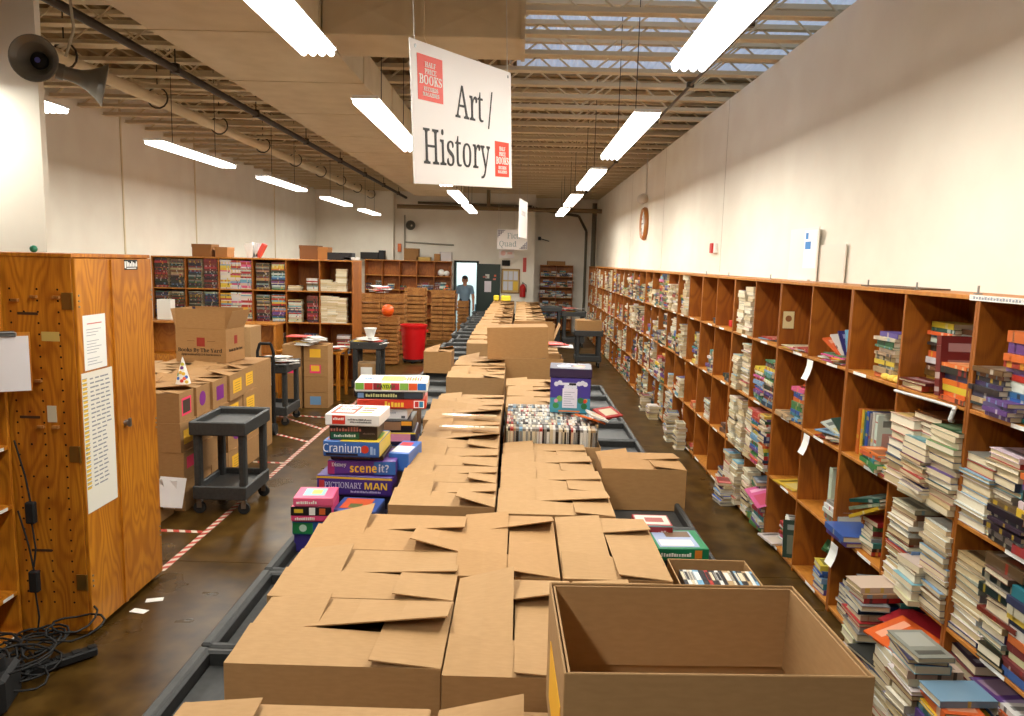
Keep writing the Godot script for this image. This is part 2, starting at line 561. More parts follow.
# ---------------------------------------------------------------- cartons
func flap_mesh(w: float, d: float, o: float, u: float) -> ArrayMesh:
	var key := "flap%.3f_%.3f_%.3f_%.3f" % [w, d, o, u]
	if cache.has(key): return cache[key]
	var b := MB.new()
	var at := func(s: float, t: float, y: float): return Vector3(0.003 + s * (w - 0.006), t * lerpf(o, -u, s) + y, -t * d)
	var ns := 4
	var nt := 2
	for i in ns:
		for j in nt:
			var s0 := i / float(ns)
			var s1 := (i + 1) / float(ns)
			var t0 := j / float(nt)
			var t1 := (j + 1) / float(nt)
			b.quad(at.call(s0, t0, 0.002), at.call(s1, t0, 0.002), at.call(s1, t1, 0.002), at.call(s0, t1, 0.002))
			b.quad(at.call(s0, t1, -0.002), at.call(s1, t1, -0.002), at.call(s1, t0, -0.002), at.call(s0, t0, -0.002))
	for i in ns:
		var s0 := i / float(ns)
		var s1 := (i + 1) / float(ns)
		b.quad(at.call(s1, 1, -0.002), at.call(s0, 1, -0.002), at.call(s0, 1, 0.002), at.call(s1, 1, 0.002))
		b.quad(at.call(s0, 0, -0.002), at.call(s1, 0, -0.002), at.call(s1, 0, 0.002), at.call(s0, 0, 0.002))
	b.quad(at.call(0, 1, -0.002), at.call(0, 0, -0.002), at.call(0, 0, 0.002), at.call(0, 1, 0.002))
	b.quad(at.call(1, 0, -0.002), at.call(1, 1, -0.002), at.call(1, 1, 0.002), at.call(1, 0, 0.002))
	cache[key] = b.mesh()
	return cache[key]

func carton_body(w: float, d: float, h: float) -> ArrayMesh:
	var key := "body%.3f_%.3f_%.3f" % [w, d, h]
	if cache.has(key): return cache[key]
	var b := MB.new()
	var k := 0.005
	b.cbox(Vector3(0, k / 2, 0), Vector3(w, k, d), 0.002)
	b.cbox(Vector3(0, h / 2, d / 2 - k / 2), Vector3(w, h, k), 0.002)
	b.cbox(Vector3(0, h / 2, -d / 2 + k / 2), Vector3(w, h, k), 0.002)
	b.cbox(Vector3(w / 2 - k / 2, h / 2, 0), Vector3(k, h, d - 0.002), 0.002)
	b.cbox(Vector3(-w / 2 + k / 2, h / 2, 0), Vector3(k, h, d - 0.002), 0.002)
	cache[key] = b.mesh()
	return cache[key]

# state: 0 flaps woven shut, 1 open without flaps, 2 open with flaps standing up, 3 taped flat
func carton(x: float, y: float, z: float, w: float, d: float, h: float, label: String, group := "", mat: Material = null, turn := 0.0, state := 0) -> Node3D:
	if mat == null: mat = M.card
	var o := thing("carton", label, "box", Vector3(x, y, z), turn, group)
	part(o, "body", carton_body(w, d, h), mat)
	if state == 1: return o
	var fd := minf(w, d) / 2 - 0.003
	var lift: Array = [0.014, 0.02, 0.026, 0.034]
	for k in 4:
		var hw := w if k % 2 == 0 else d
		var org: Vector3 = [Vector3(-w / 2, h, d / 2), Vector3(w / 2, h, d / 2), Vector3(w / 2, h, -d / 2), Vector3(-w / 2, h, -d / 2)][k]
		var f: MeshInstance3D
		if state == 2:
			f = part(o, "flap", flap_mesh(hw, fd, 0.0, 0.0), mat, org)
			f.basis = Basis(Vector3.UP, k * PI / 2) * Basis(Vector3.RIGHT, [1.55, 1.95, 1.5, 1.8][k])
		elif state == 3:
			f = part(o, "flap", flap_mesh(hw, fd, 0.004 if k % 2 == 0 else -0.006, -0.004 if k % 2 == 0 else 0.006), mat, org)
			f.basis = Basis(Vector3.UP, k * PI / 2)
		else:
			var up: float = lift[rng.randi() % 3]
			if rng.randf() < 0.2: up = 0.05
			f = part(o, "flap", flap_mesh(hw, fd, up, 0.012), mat, org)
			f.basis = Basis(Vector3.UP, k * PI / 2)
	return o

# carton from its edges
func cart_box(x0: float, x1: float, zf: float, zb: float, y0: float, top: float, label: String, group := "", mat: Material = null, state := 0, turn := 0.0) -> Node3D:
	return carton((x0 + x1) / 2, y0, (zf + zb) / 2, x1 - x0, zf - zb, top - y0, label, group, mat, turn, state)

# ---------------------------------------------------------------- utility carts
func tray_mesh(lx: float, lz: float, hgt: float) -> ArrayMesh:
	var key := "tray%.2f_%.2f_%.2f" % [lx, lz, hgt]
	if cache.has(key): return cache[key]
	var b := MB.new()
	var k := 0.03
	b.cbox(Vector3(0, 0.012, 0), Vector3(lx - 0.01, 0.024, lz - 0.01), 0.004)
	for s in [-1, 1]:
		b.cbox(Vector3(0, hgt / 2 - 0.02, s * (lz - k) / 2), Vector3(lx, hgt + 0.04, k), 0.008)
		b.cbox(Vector3(s * (lx - k) / 2, hgt / 2 - 0.02, 0), Vector3(k, hgt + 0.04, lz - 0.01), 0.008)
	cache[key] = b.mesh()
	return cache[key]

# handle on the -x end
func utility_cart(x: float, z: float, lx: float, lz: float, label: String, group := "", turn := 0.0, shelf_y := 0.74) -> Node3D:
	var o := thing("utility_cart", label, "cart", Vector3(x, 0, z), turn, group)
	part(o, "top_tray", tray_mesh(lx, lz, 0.075), M.plastic, Vector3(0, shelf_y - 0.024, 0))
	part(o, "bottom_tray", tray_mesh(lx * 0.94, lz * 0.96, 0.075), M.plastic, Vector3(0, 0.17, 0))
	var key := "post%.2f" % shelf_y
	if not cache.has(key):
		var b := MB.new()
		b.cbox(Vector3(0, (shelf_y + 0.15) / 2, 0), Vector3(0.075, shelf_y - 0.2, 0.055), 0.012)
		cache[key] = b.mesh()
		b = MB.new()
		b.cbox(Vector3(0, 0.12, 0), Vector3(0.045, 0.05, 0.04), 0.006)
		b.bb(-0.018, -0.013, 0.05, 0.12, -0.02, 0.02)
		b.bb(0.013, 0.018, 0.05, 0.12, -0.02, 0.02)
		cache["fork"] = b.mesh()
		b = MB.new()
		b.cyl(Vector3(-0.012, 0.05, 0), Vector3(0.012, 0.05, 0), 0.05, 0.05, 14)
		cache["wheel"] = b.mesh()
	for sx in [-1, 1]:
		for sz in [-1, 1]:
			var at := Vector3(sx * (lx / 2 - 0.07), 0, sz * (lz / 2 - 0.045))
			part(o, "leg", cache[key], M.plastic, at)
			var f := part(o, "caster", cache["fork"], M.metal, at)
			part(f, "wheel", cache["wheel"], M.rubber)
	var hk := "cart_handle%.2f" % lz
	if not cache.has(hk):
		var b := MB.new()
		b.cbox(Vector3(0.002, 0, 0), Vector3(0.04, 0.022, lz - 0.004), 0.008)
		for s in [-1, 1]: b.cbox(Vector3(-0.006, -0.015, s * 0.12), Vector3(0.02, 0.04, 0.03), 0.004)
		cache[hk] = b.mesh()
	part(o, "handle", cache[hk], M.plastic, Vector3(-lx / 2, shelf_y + 0.046, 0))
	return o

# ---------------------------------------------------------------- books
const TONES := {
	"white": [232, 230, 222], "cream": [222, 206, 172], "red": [176, 34, 28], "dark red": [104, 22, 24], "orange": [226, 98, 28], "yellow": [232, 190, 46],
	"green": [52, 122, 58], "dark green": [24, 62, 44], "teal": [30, 120, 124], "light blue": [112, 168, 206], "blue": [36, 84, 168], "navy": [26, 36, 82],
	"purple": [88, 52, 130], "pink": [226, 84, 140], "brown": [98, 62, 38], "tan": [180, 148, 104], "grey": [134, 132, 128], "black": [26, 24, 26]}
const PALS := {
	"mixed": ["white", "cream", "red", "orange", "yellow", "green", "teal", "light blue", "blue", "navy", "purple", "brown", "tan", "grey", "black", "white", "dark red", "dark green"],
	"pale": ["white", "cream", "tan", "grey", "white", "cream", "light blue", "brown", "white", "red", "navy"],
	"dark": ["black", "navy", "dark green", "brown", "dark red", "black", "grey", "black", "brown", "tan"],
	"bright": ["red", "orange", "yellow", "blue", "green", "pink", "purple", "white", "teal", "light blue"],
	"purple": ["purple", "purple", "navy"], "red": ["red", "dark red", "dark red", "black"], "magazine": ["white", "light blue", "red", "yellow", "grey", "pink", "white", "white", "cream", "red"]}
const SIZES := {"p": [0.108, 0.176, 0.026], "t": [0.14, 0.213, 0.02], "h": [0.155, 0.235, 0.03], "l": [0.215, 0.28, 0.024], "m": [0.208, 0.274, 0.006]}
var books: Array = []

func tone(s: String) -> Color:
	var a: Array = TONES[s]
	return rgb(a[0], a[1], a[2]).lerp(rgb(112, 96, 80), 0.16)

func book_geo(cb: MB, pb: MB, e: Dictionary) -> void:
	var W: float = e.w
	var L: float = e.l
	var T: float = e.t
	var k: float = minf(0.0028 if e.hard else 0.0012, T * 0.22)
	var c: Color = e.col
	var c2: Color = e.band
	cb.t = e.at
	pb.t = e.at
	cb.paint(c)
	cb.bb(-W / 2, W / 2, 0, k, -L / 2, L / 2)
	cb.bb(-W / 2, W / 2, T - k, T, -L / 2, L / 2)
	var j: float = e.cut * 0.5
	var cuts := [-0.5, -0.38 + j, -0.31 - j * 0.6, e.cut, e.cut + 0.05 + absf(j), 0.3 + j, 0.36 + j * 1.3, 0.5]
	var c3 := c.lerp(c2, 0.65)
	var cols := [c, c3, c, c3, c, c3, c]
	if e.band2: cols = [c, c, c, c3, c, c, c]
	for i in 7:
		cb.paint(cols[i])
		cb.bb(-W / 2 - 0.0006, -W / 2 + 0.002, k * 0.4, T - k * 0.4, cuts[i] * L, cuts[i + 1] * L)
	if e.cut < -0.02:
		return book_pages(pb, e, k)
	cb.paint(c.lerp(c2, 0.4))
	cb.bb(-W * 0.36, W * 0.38, T, T + 0.0004, -L * 0.1, L * 0.4)
	cb.paint(c.lerp(Color.WHITE, 0.4) if c.get_luminance() < 0.5 else c.lerp(Color.BLACK, 0.4))
	cb.bb(-W * 0.36, W * 0.38, T, T + 0.0004, -L * 0.38, -L * 0.24)
	book_pages(pb, e, k)

func book_pages(pb: MB, e: Dictionary, k: float) -> void:
	var W: float = e.w
	var L: float = e.l
	var T: float = e.t
	pb.paint(e.page)
	var ins := 0.004 if e.hard else 0.0012
	pb.bb(-W / 2 + 0.002, W / 2 - ins, k, T - k, -L / 2 + ins, L / 2 - ins)

func add_book(at: Transform3D, sz: String, pal: String, where: String, thick := 0.0, key := "", grow := 1.0) -> float:
	var s: Array = SIZES[sz]
	var p: Array = PALS[pal]
	var nm: String = key if key else p[rng.randi() % p.size()]
	var nb: String = ["white", "yellow", "black", "cream", "red", "light blue"][rng.randi() % 6]
	var T: float = thick if thick > 0.0 else s[2] * rng.randf_range(0.55, 1.6)
	var pg := rgb(196, 172, 128).lerp(rgb(232, 222, 198), rng.randf())
	books.append({"at": at, "w": s[0] * grow * rng.randf_range(0.92, 1.06), "l": s[1] * grow * rng.randf_range(0.93, 1.06), "t": T, "hard": sz == "h" or sz == "l", "tone": nm,
		"col": tone(nm).lerp(Color(rng.randf(), rng.randf(), rng.randf()), 0.08), "band": tone(nb), "page": pg, "band2": rng.randf() < 0.55, "cut": rng.randf_range(-0.1, 0.2), "where": where})
	return T

func ordinal(n: int) -> String:
	var w := ["", "first", "second", "third", "fourth", "fifth", "sixth", "seventh", "eighth", "ninth", "tenth", "eleventh", "twelfth", "thirteenth", "fourteenth", "fifteenth", "sixteenth", "seventeenth", "eighteenth", "nineteenth", "twentieth"]
	if n < w.size(): return w[n]
	var units := ["twentieth", "twenty-first", "twenty-second", "twenty-third", "twenty-fourth", "twenty-fifth", "twenty-sixth", "twenty-seventh", "twenty-eighth", "twenty-ninth"]
	if n < 30: return units[n - 20]
	return "%dth" % n

const SHELF_X := 2.0
const BAY := 0.61
const TIER_Y := [0.0, 1.556, 1.046, 0.536, 0.046, 0.0]
var stack_no := {}

func bay_name(c: int) -> String:
	return "rightmost bay" if c == 0 else "%s bay from right" % ordinal(c + 1)

# a stack of books: bay, tier (1 top .. 4 bottom, 5 on the floor in front), place across the bay (0 near .. 1 far), set back from the shelf front, height
func S(c: int, tier: int, zf: float, xo: float, h: float, pal: String, ori: String, sz: String, messy := 0.05) -> void:
	var key := "%d_%d" % [c, tier]
	stack_no[key] = stack_no.get(key, 0) + 1
	var zc := -2.64 - BAY * c - 0.03 - (BAY - 0.06) * zf
	var y: float = TIER_Y[tier]
	var y0 := y
	var first := books.size()
	while y - y0 < h:
		var o := ori if ori.length() == 1 else ori[rng.randi() % ori.length()]
		var turn: float = {"s": 0.0, "p": PI, "n": PI / 2, "f": -PI / 2}[o] + rng.randf_range(-messy, messy)
		var s: Array = SIZES[sz]
		var ex: float = s[0] if o in ["s", "p"] else s[1]
		var at := Transform3D(Basis(Vector3.UP, turn), Vector3(minf(SHELF_X + xo + ex / 2 + rng.randf_range(-0.012, 0.012), SHELF_X + 0.305 - ex * 0.53), y, zc + rng.randf_range(-0.008, 0.008)))
		y += add_book(at, sz, pal, "") + 0.0006
	var n := books.size() - first
	var tn: String = ["", "top shelf", "second shelf", "third shelf", "bottom shelf", "floor"][tier]
	for k in n:
		var pos := "top of" if k == n - 1 else "%s from top of" % ordinal(n - k)
		books[first + k].where = "%s %s stack, %s, %s" % [pos, ordinal(stack_no[key]), tn, bay_name(c)]
		books[first + k].grp = "books piled in the right wall bookcase"

# one book set down by itself, tilted as given
func loose(c: int, tier: int, pos: Vector3, rot: Vector3, sz: String, key: String, where: String, thick := 0.0, grow := 1.0) -> void:
	var zc := -2.64 - BAY * c - BAY * pos.z
	var at := Transform3D(Basis.from_euler(rot), Vector3(SHELF_X + pos.x, TIER_Y[tier] + pos.y, zc))
	add_book(at, sz, "mixed", where, thick, key, grow)
	books[-1].grp = "books piled in the right wall bookcase"
	books[-1].solo = true

func emit_books(limit: int) -> void:
	var eye := Vector3(0, 2.15, 0)
	var order := range(books.size())
	# those that show largest first: near ones, and those that face the aisle
	var score := []
	for e in books:
		var q: Vector3 = e.at.origin - eye
		score.append((e.t + 0.01) * e.l / q.length_squared() * (1.0 if q.z < -2.75 else 0.05) + (10.0 if e.has("solo") else 0.0))
	order.sort_custom(func(a, b): return score[a] > score[b])
	var rest := MB.new()
	var rest_left := MB.new()
	for i in order.size():
		var e: Dictionary = books[order[i]]
		if i < limit:
			var pos: Vector3 = e.at.origin
			var o := Node3D.new()
			o.name = numbered("book")
			add_child(o)
			o.transform = e.at
			var kind: String = "magazine" if e.t < 0.009 else ("hardcover" if e.hard else "paperback")
			tag(o, "%s %s, %s" % [e.tone, kind, e.where], "book", e.get("grp", ""))
			e.at = Transform3D.IDENTITY
			var cb := MB.new()
			var pb := MB.new()
			book_geo(cb, pb, e)
			part(o, "cover", cb.mesh(), M.gloss)
			part(o, "pages", pb.mesh(), M.page)
		elif e.has("grp"):
			book_geo(rest, rest, e)
		else:
			book_geo(rest_left, rest_left, e)
	if rest.v.size():
		var r := solo("book_mass", rest, M.print, "hundreds of stacked books in the far bays of the right wall bookcase", "books")
		r.set_meta("kind", "stuff")
		var q := solo("book_mass", rest_left, M.print, "hundreds of books in the bookcases that face the camera", "books")
		q.set_meta("kind", "stuff")

func bookcase_unit(z0: float, u: int) -> void:
	var o := thing("bookcase", "golden plywood cubby bookcase against the right wall, %s unit from the right edge" % ordinal(u + 1), "bookcase", Vector3(SHELF_X, 0, z0), 0.0, "cubby bookcases along the right wall")
	if not cache.has("bc_side"):
		var b := MB.new()
		b.cbox(Vector3(0.165, 1.02, 0), Vector3(0.33, 2.04, 0.017), 0.0015)
		cache.bc_side = b.mesh()
		b = MB.new()
		b.cbox(Vector3(0.163, 0, -0.61), Vector3(0.324, 0.018, 1.182), 0.0015)
		cache.bc_shelf = b.mesh()
		b = MB.new()
		b.cbox(Vector3(0.163, 0, -0.61), Vector3(0.334, 0.02, 1.218), 0.0015)
		cache.bc_top = b.mesh()
		b = MB.new()
		b.bb(0.326, 0.332, 0.03, 2.03, -0.02, -1.2)
		cache.bc_back = b.mesh()
		b = MB.new()
		b.bb(0.02, 0.04, 0, 0.028, -0.02, -1.2)
		cache.bc_kick = b.mesh()
		b = MB.new()
		b.bb(-0.0015, 0.0, -0.009, 0.009, 0.0, -0.16)
		cache.bc_label = b.mesh()
	for k in 3:
		part(o, "side_panel" if k != 1 else "divider", cache.bc_side, M.shelf, Vector3(0, 0, [-0.0095, -0.61, -1.2105][k]))
	for y in [1.543, 1.033, 0.523, 0.036]:
		part(o, "shelf", cache.bc_shelf, M.shelf_edge, Vector3(0, y, 0))
		for k in 2:
			if rng.randf() < 0.8:
				part(o, "label_strip", cache.bc_label, M.paper, Vector3(0, y, -0.08 - 0.61 * k - rng.randf() * 0.28))
	part(o, "top", cache.bc_top, M.shelf_edge, Vector3(0, 2.04, 0))
	part(o, "back_panel", cache.bc_back, M.shelf)
	part(o, "kickboard", cache.bc_kick, M.shelf)

func fill_right_shelves() -> void:
	# bay 0 (cut by the right edge of the picture)
	S(0, 1, 0.86, 0.01, 0.17, "dark", "s", "t")
	S(0, 1, 0.5, 0.03, 0.36, "bright", "s", "h", 0.12)
	S(0, 1, 0.12, 0.02, 0.3, "mixed", "s", "h")
	S(0, 1, 0.62, -0.03, 0.075, "purple", "s", "p", 0.15)
	S(0, 2, 0.88, 0.0, 0.3, "pale", "p", "h", 0.03)
	S(0, 2, 0.6, 0.08, 0.36, "pale", "n", "l", 0.05)
	S(0, 2, 0.42, -0.01, 0.16, "dark", "s", "t")
	S(0, 2, 0.1, 0.0, 0.32, "bright", "s", "h")
	S(0, 3, 0.85, 0.02, 0.36, "pale", "n", "l", 0.08)
	S(0, 3, 0.45, 0.0, 0.4, "dark", "ns", "h", 0.1)
	S(0, 3, 0.1, 0.0, 0.36, "mixed", "s", "h")
	S(0, 4, 0.85, 0.02, 0.4, "mixed", "sp", "h", 0.12)
	S(0, 4, 0.45, 0.0, 0.36, "mixed", "sp", "h", 0.12)
	S(0, 4, 0.1, 0.0, 0.36, "mixed", "s", "t")
	S(0, 5, 0.8, -0.26, 0.5, "pale", "pn", "h", 0.15)
	S(0, 5, 0.4, -0.24, 0.42, "bright", "sn", "h", 0.18)
	# bay 1
	S(1, 1, 0.82, 0.13, 0.33, "mixed", "s", "t")
	S(1, 1, 0.45, 0.17, 0.3, "pale", "s", "t")
	S(1, 1, 0.16, 0.0, 0.17, "mixed", "s", "t", 0.08)
	S(1, 1, 0.82, 0.0, 0.035, "red", "n", "l", 0.1)
	loose(1, 1, Vector3(0.11, 0.15, 0.42), Vector3(PI / 2 - 0.1, -0.12, 0), "l", "dark red", "standing upright facing out, top shelf, second bay from right", 0.05, 1.06)
	S(1, 2, 0.86, -0.02, 0.34, "pale", "p", "h", 0.06)
	S(1, 2, 0.6, 0.12, 0.4, "pale", "n", "l", 0.06)
	S(1, 2, 0.5, -0.05, 0.26, "mixed", "p", "t", 0.08)
	S(1, 2, 0.14, -0.03, 0.38, "mixed", "p", "t", 0.05)
	S(1, 3, 0.75, -0.01, 0.42, "pale", "n", "l", 0.06)
	S(1, 3, 0.42, -0.06, 0.18, "pale", "p", "p", 0.1)
	S(1, 3, 0.14, -0.02, 0.43, "pale", "p", "t", 0.05)
	S(1, 4, 0.82, 0.02, 0.4, "mixed", "n", "l", 0.08)
	S(1, 4, 0.45, 0.04, 0.3, "dark", "s", "h", 0.12)
	S(1, 4, 0.15, 0.0, 0.34, "bright", "sp", "h", 0.1)
	S(1, 5, 0.8, -0.2, 0.5, "pale", "pn", "h", 0.12)
	S(1, 5, 0.46, -0.24, 0.22, "dark", "p", "h", 0.2)
	S(1, 5, 0.12, -0.22, 0.34, "pale", "p", "p", 0.08)
	loose(1, 5, Vector3(-0.09, 0.385, 0.18), Vector3(0.05, 0.3, 0.22), "l", "orange", "slanting on floor stack below second bay from right", 0.012, 1.15)
	loose(1, 4, Vector3(0.02, 0.36, 0.4), Vector3(0.0, 0.5, 0.1), "l", "red", "thin, sticking out over bottom shelf, second bay from right", 0.006)
	# bay 2
	S(2, 1, 0.36, 0.03, 0.23, "mixed", "s", "t", 0.12)
	S(2, 2, 0.1, 0.0, 0.05, "magazine", "s", "m", 0.2)
	S(2, 2, 0.3, -0.02, 0.09, "bright", "s", "t", 0.25)
	for k in 7:
		loose(2, 2, Vector3(0.17 + 0.005 * k, 0.137, 0.9 - 0.045 * k), Vector3(PI / 2, 0.0, PI / 2 * 0 + 0.03 * (k % 3)), "l", ["orange", "yellow", "teal", "blue", "grey", "white", "white"][k], "standing upright %s in second shelf, third bay from right" % ordinal(k + 1), 0.03, 0.95)
	S(2, 3, 0.4, 0.03, 0.2, "mixed", "n", "t", 0.15)
	S(2, 3, 0.75, -0.06, 0.03, "bright", "s", "l", 0.1)
	for k in 3:
		loose(2, 3, Vector3(0.1, 0.24 + 0.035 * k, 0.42), Vector3(-0.5 + 0.1 * k, 0.2, 0.1), "l", ["yellow", "grey", "dark green"][k], "leaning %s on the pile, third shelf, third bay from right" % ordinal(k + 1), 0.02)
	S(2, 4, 0.35, 0.02, 0.33, "mixed", "n", "h", 0.12)
	S(2, 4, 0.75, 0.02, 0.2, "dark", "n", "t", 0.12)
	# bay 3
	S(3, 1, 0.42, 0.02, 0.05, "bright", "s", "m", 0.5)
	S(3, 1, 0.6, 0.06, 0.03, "magazine", "s", "m", 0.4)
	for k in 5:
		loose(3, 1, Vector3(0.1 + 0.025 * k, 0.08 + 0.012 * k, 0.48 - 0.03 * k), Vector3(0.55 + 0.12 * k, 0.35 - 0.2 * k, 0.1), "t", ["orange", "white", "navy", "light blue", "blue"][k], "slanting %s in the heap, top shelf, fourth bay from right" % ordinal(k + 1), 0.012, 1.1)
	S(3, 2, 0.4, 0.03, 0.05, "magazine", "s", "m", 0.5)
	for k in 3:
		loose(3, 2, Vector3(0.1 + 0.04 * k, 0.07 + 0.02 * k, 0.4), Vector3(0.4, 0.5 - 0.5 * k, 0.15), "t", ["white", "dark green", "red"][k], "small, tossed %s on the heap, second shelf, fourth bay from right" % ordinal(k + 1), 0.01)
	S(3, 3, 0.1, 0.02, 0.12, "pale", "s", "t", 0.08)
	loose(3, 3, Vector3(0.2, 0.16, 0.5), Vector3(PI / 2, 0.1, 0), "l", "white", "pale board, standing at the back, third shelf, fourth bay from right", 0.04, 1.15)
	S(3, 4, 0.3, 0.02, 0.18, "bright", "n", "h", 0.12)
	loose(3, 4, Vector3(0.14, 0.25, 0.3), Vector3(0.4, 1.0, 0.1), "t", "green", "on the slanting top of the pile, bottom shelf, fourth bay from right", 0.02)
	# bay 4
	S(4, 1, 0.6, 0.0, 0.018, "magazine", "s", "m", 0.1)
	S(4, 1, 0.25, 0.03, 0.02, "magazine", "s", "m", 0.3)
	S(4, 2, 0.3, 0.02, 0.22, "bright", "s", "p", 0.2)
	S(4, 2, 0.6, -0.02, 0.03, "dark", "s", "l", 0.1)
	loose(4, 2, Vector3(0.14, 0.3, 0.25), Vector3(-0.45, 0.3, 0.2), "t", "orange", "slanting on the colourful pile, second shelf, fifth bay from right", 0.015)
	loose(4, 3, Vector3(0.1, 0.002, 0.5), Vector3(0, 0.2, 0), "m", "yellow", "lime cover, lying flat alone on third shelf, fifth bay from right", 0.007)
	S(4, 4, 0.42, 0.04, 0.24, "bright", "s", "t", 0.3)
	loose(4, 4, Vector3(0.08, 0.14, 0.2), Vector3(PI / 2 - 0.25, -0.2, 0.1), "l", "dark green", "tall, leaning upright on bottom shelf, fifth bay from right", 0.015, 1.0)
	loose(4, 4, Vector3(0.04, 0.0, 0.78), Vector3(0, 0.15, 0), "l", "white", "flat with teal picture, poking out of bottom shelf, fifth bay from right", 0.015, 0.8)
	# bay 5
	S(5, 1, 0.7, 0.05, 0.015, "magazine", "s", "m", 0.3)
	S(5, 2, 0.2, 0.0, 0.36, "mixed", "s", "t", 0.08)
	S(5, 2, 0.62, 0.0, 0.27, "bright", "s", "t", 0.1)
	S(5, 3, 0.16, -0.03, 0.43, "mixed", "n", "t", 0.06)
	S(5, 3, 0.5, -0.02, 0.4, "bright", "s", "t", 0.08)
	S(5, 3, 0.85, -0.02, 0.42, "pale", "p", "p", 0.1)
	S(5, 4, 0.2, -0.02, 0.22, "bright", "s", "h", 0.15)
	S(5, 4, 0.55, 0.0, 0.34, "mixed", "sp", "h", 0.15)
	S(5, 4, 0.85, -0.02, 0.36, "pale", "p", "p", 0.12)
	loose(5, 4, Vector3(0.03, 0.27, 0.2), Vector3(0.25, 0.1, 0.25), "m", "pink", "hot pink cover, slipping off the bottom shelf pile, sixth bay from right", 0.006, 1.1)
	# bay 6
	S(6, 1, 0.25, 0.0, 0.38, "pale", "p", "p", 0.06)
	S(6, 1, 0.65, 0.0, 0.36, "pale", "p", "p", 0.08)
	S(6, 2, 0.22, 0.0, 0.42, "pale", "p", "t", 0.05)
	S(6, 2, 0.72, -0.01, 0.3, "pale", "p", "p", 0.1)
	S(6, 3, 0.22, -0.02, 0.44, "pale", "p", "p", 0.1)
	S(6, 3, 0.68, -0.02, 0.42, "pale", "p", "p", 0.1)
	S(6, 4, 0.25, -0.04, 0.36, "pale", "p", "p", 0.12)
	S(6, 4, 0.7, -0.03, 0.38, "pale", "p", "p", 0.14)
	S(6, 5, 0.45, -0.14, 0.2, "mixed", "p", "t", 0.2)
	# bays 7 to 9
	S(7, 2, 0.3, 0.03, 0.05, "dark", "s", "p", 0.2)
	S(7, 3, 0.3, 0.04, 0.06, "dark", "s", "p", 0.2)
	S(7, 4, 0.3, 0.02, 0.12, "pale", "p", "t", 0.08)
	S(8, 1, 0.3, 0.05, 0.05, "red", "s", "p", 0.2)
	S(8, 2, 0.35, 0.02, 0.2, "mixed", "s", "p", 0.2)
	S(8, 3, 0.35, 0.02, 0.2, "pale", "p", "t", 0.05)
	S(9, 2, 0.4, 0.02, 0.33, "mixed", "s", "p", 0.2)
	S(9, 3, 0.4, 0.02, 0.06, "mixed", "s", "p", 0.2)
	S(9, 4, 0.3, 0.02, 0.05, "pale", "s", "t", 0.2)
	# far bays: fuller, as they look from here
	for c in range(10, 31):
		for tier in range(1, 5):
			for k in 3:
				var f := 0.9 if c < 15 else 0.75
				if tier == 4: f -= 0.2
				if rng.randf() < f:
					var sz: String = ["p", "t", "p", "h"][rng.randi() % 4]
					S(c, tier, 0.17 + 0.33 * k, rng.randf_range(-0.02, 0.05), rng.randf_range(0.12, 0.46), ["mixed", "pale", "mixed", "bright", "mixed", "dark"][rng.randi() % 6], ["s", "p", "s", "sp"][rng.randi() % 4], sz, 0.2)
	S(9, 5, 0.75, -0.115, 0.3, "pale", "p", "p", 0.12)
	S(10, 5, 0.4, -0.15, 0.34, "pale", "p", "t", 0.12)
	S(12, 5, 0.5, -0.15, 0.16, "mixed", "p", "t", 0.2)
	S(13, 5, 0.5, -0.15, 0.2, "pale", "p", "t", 0.2)

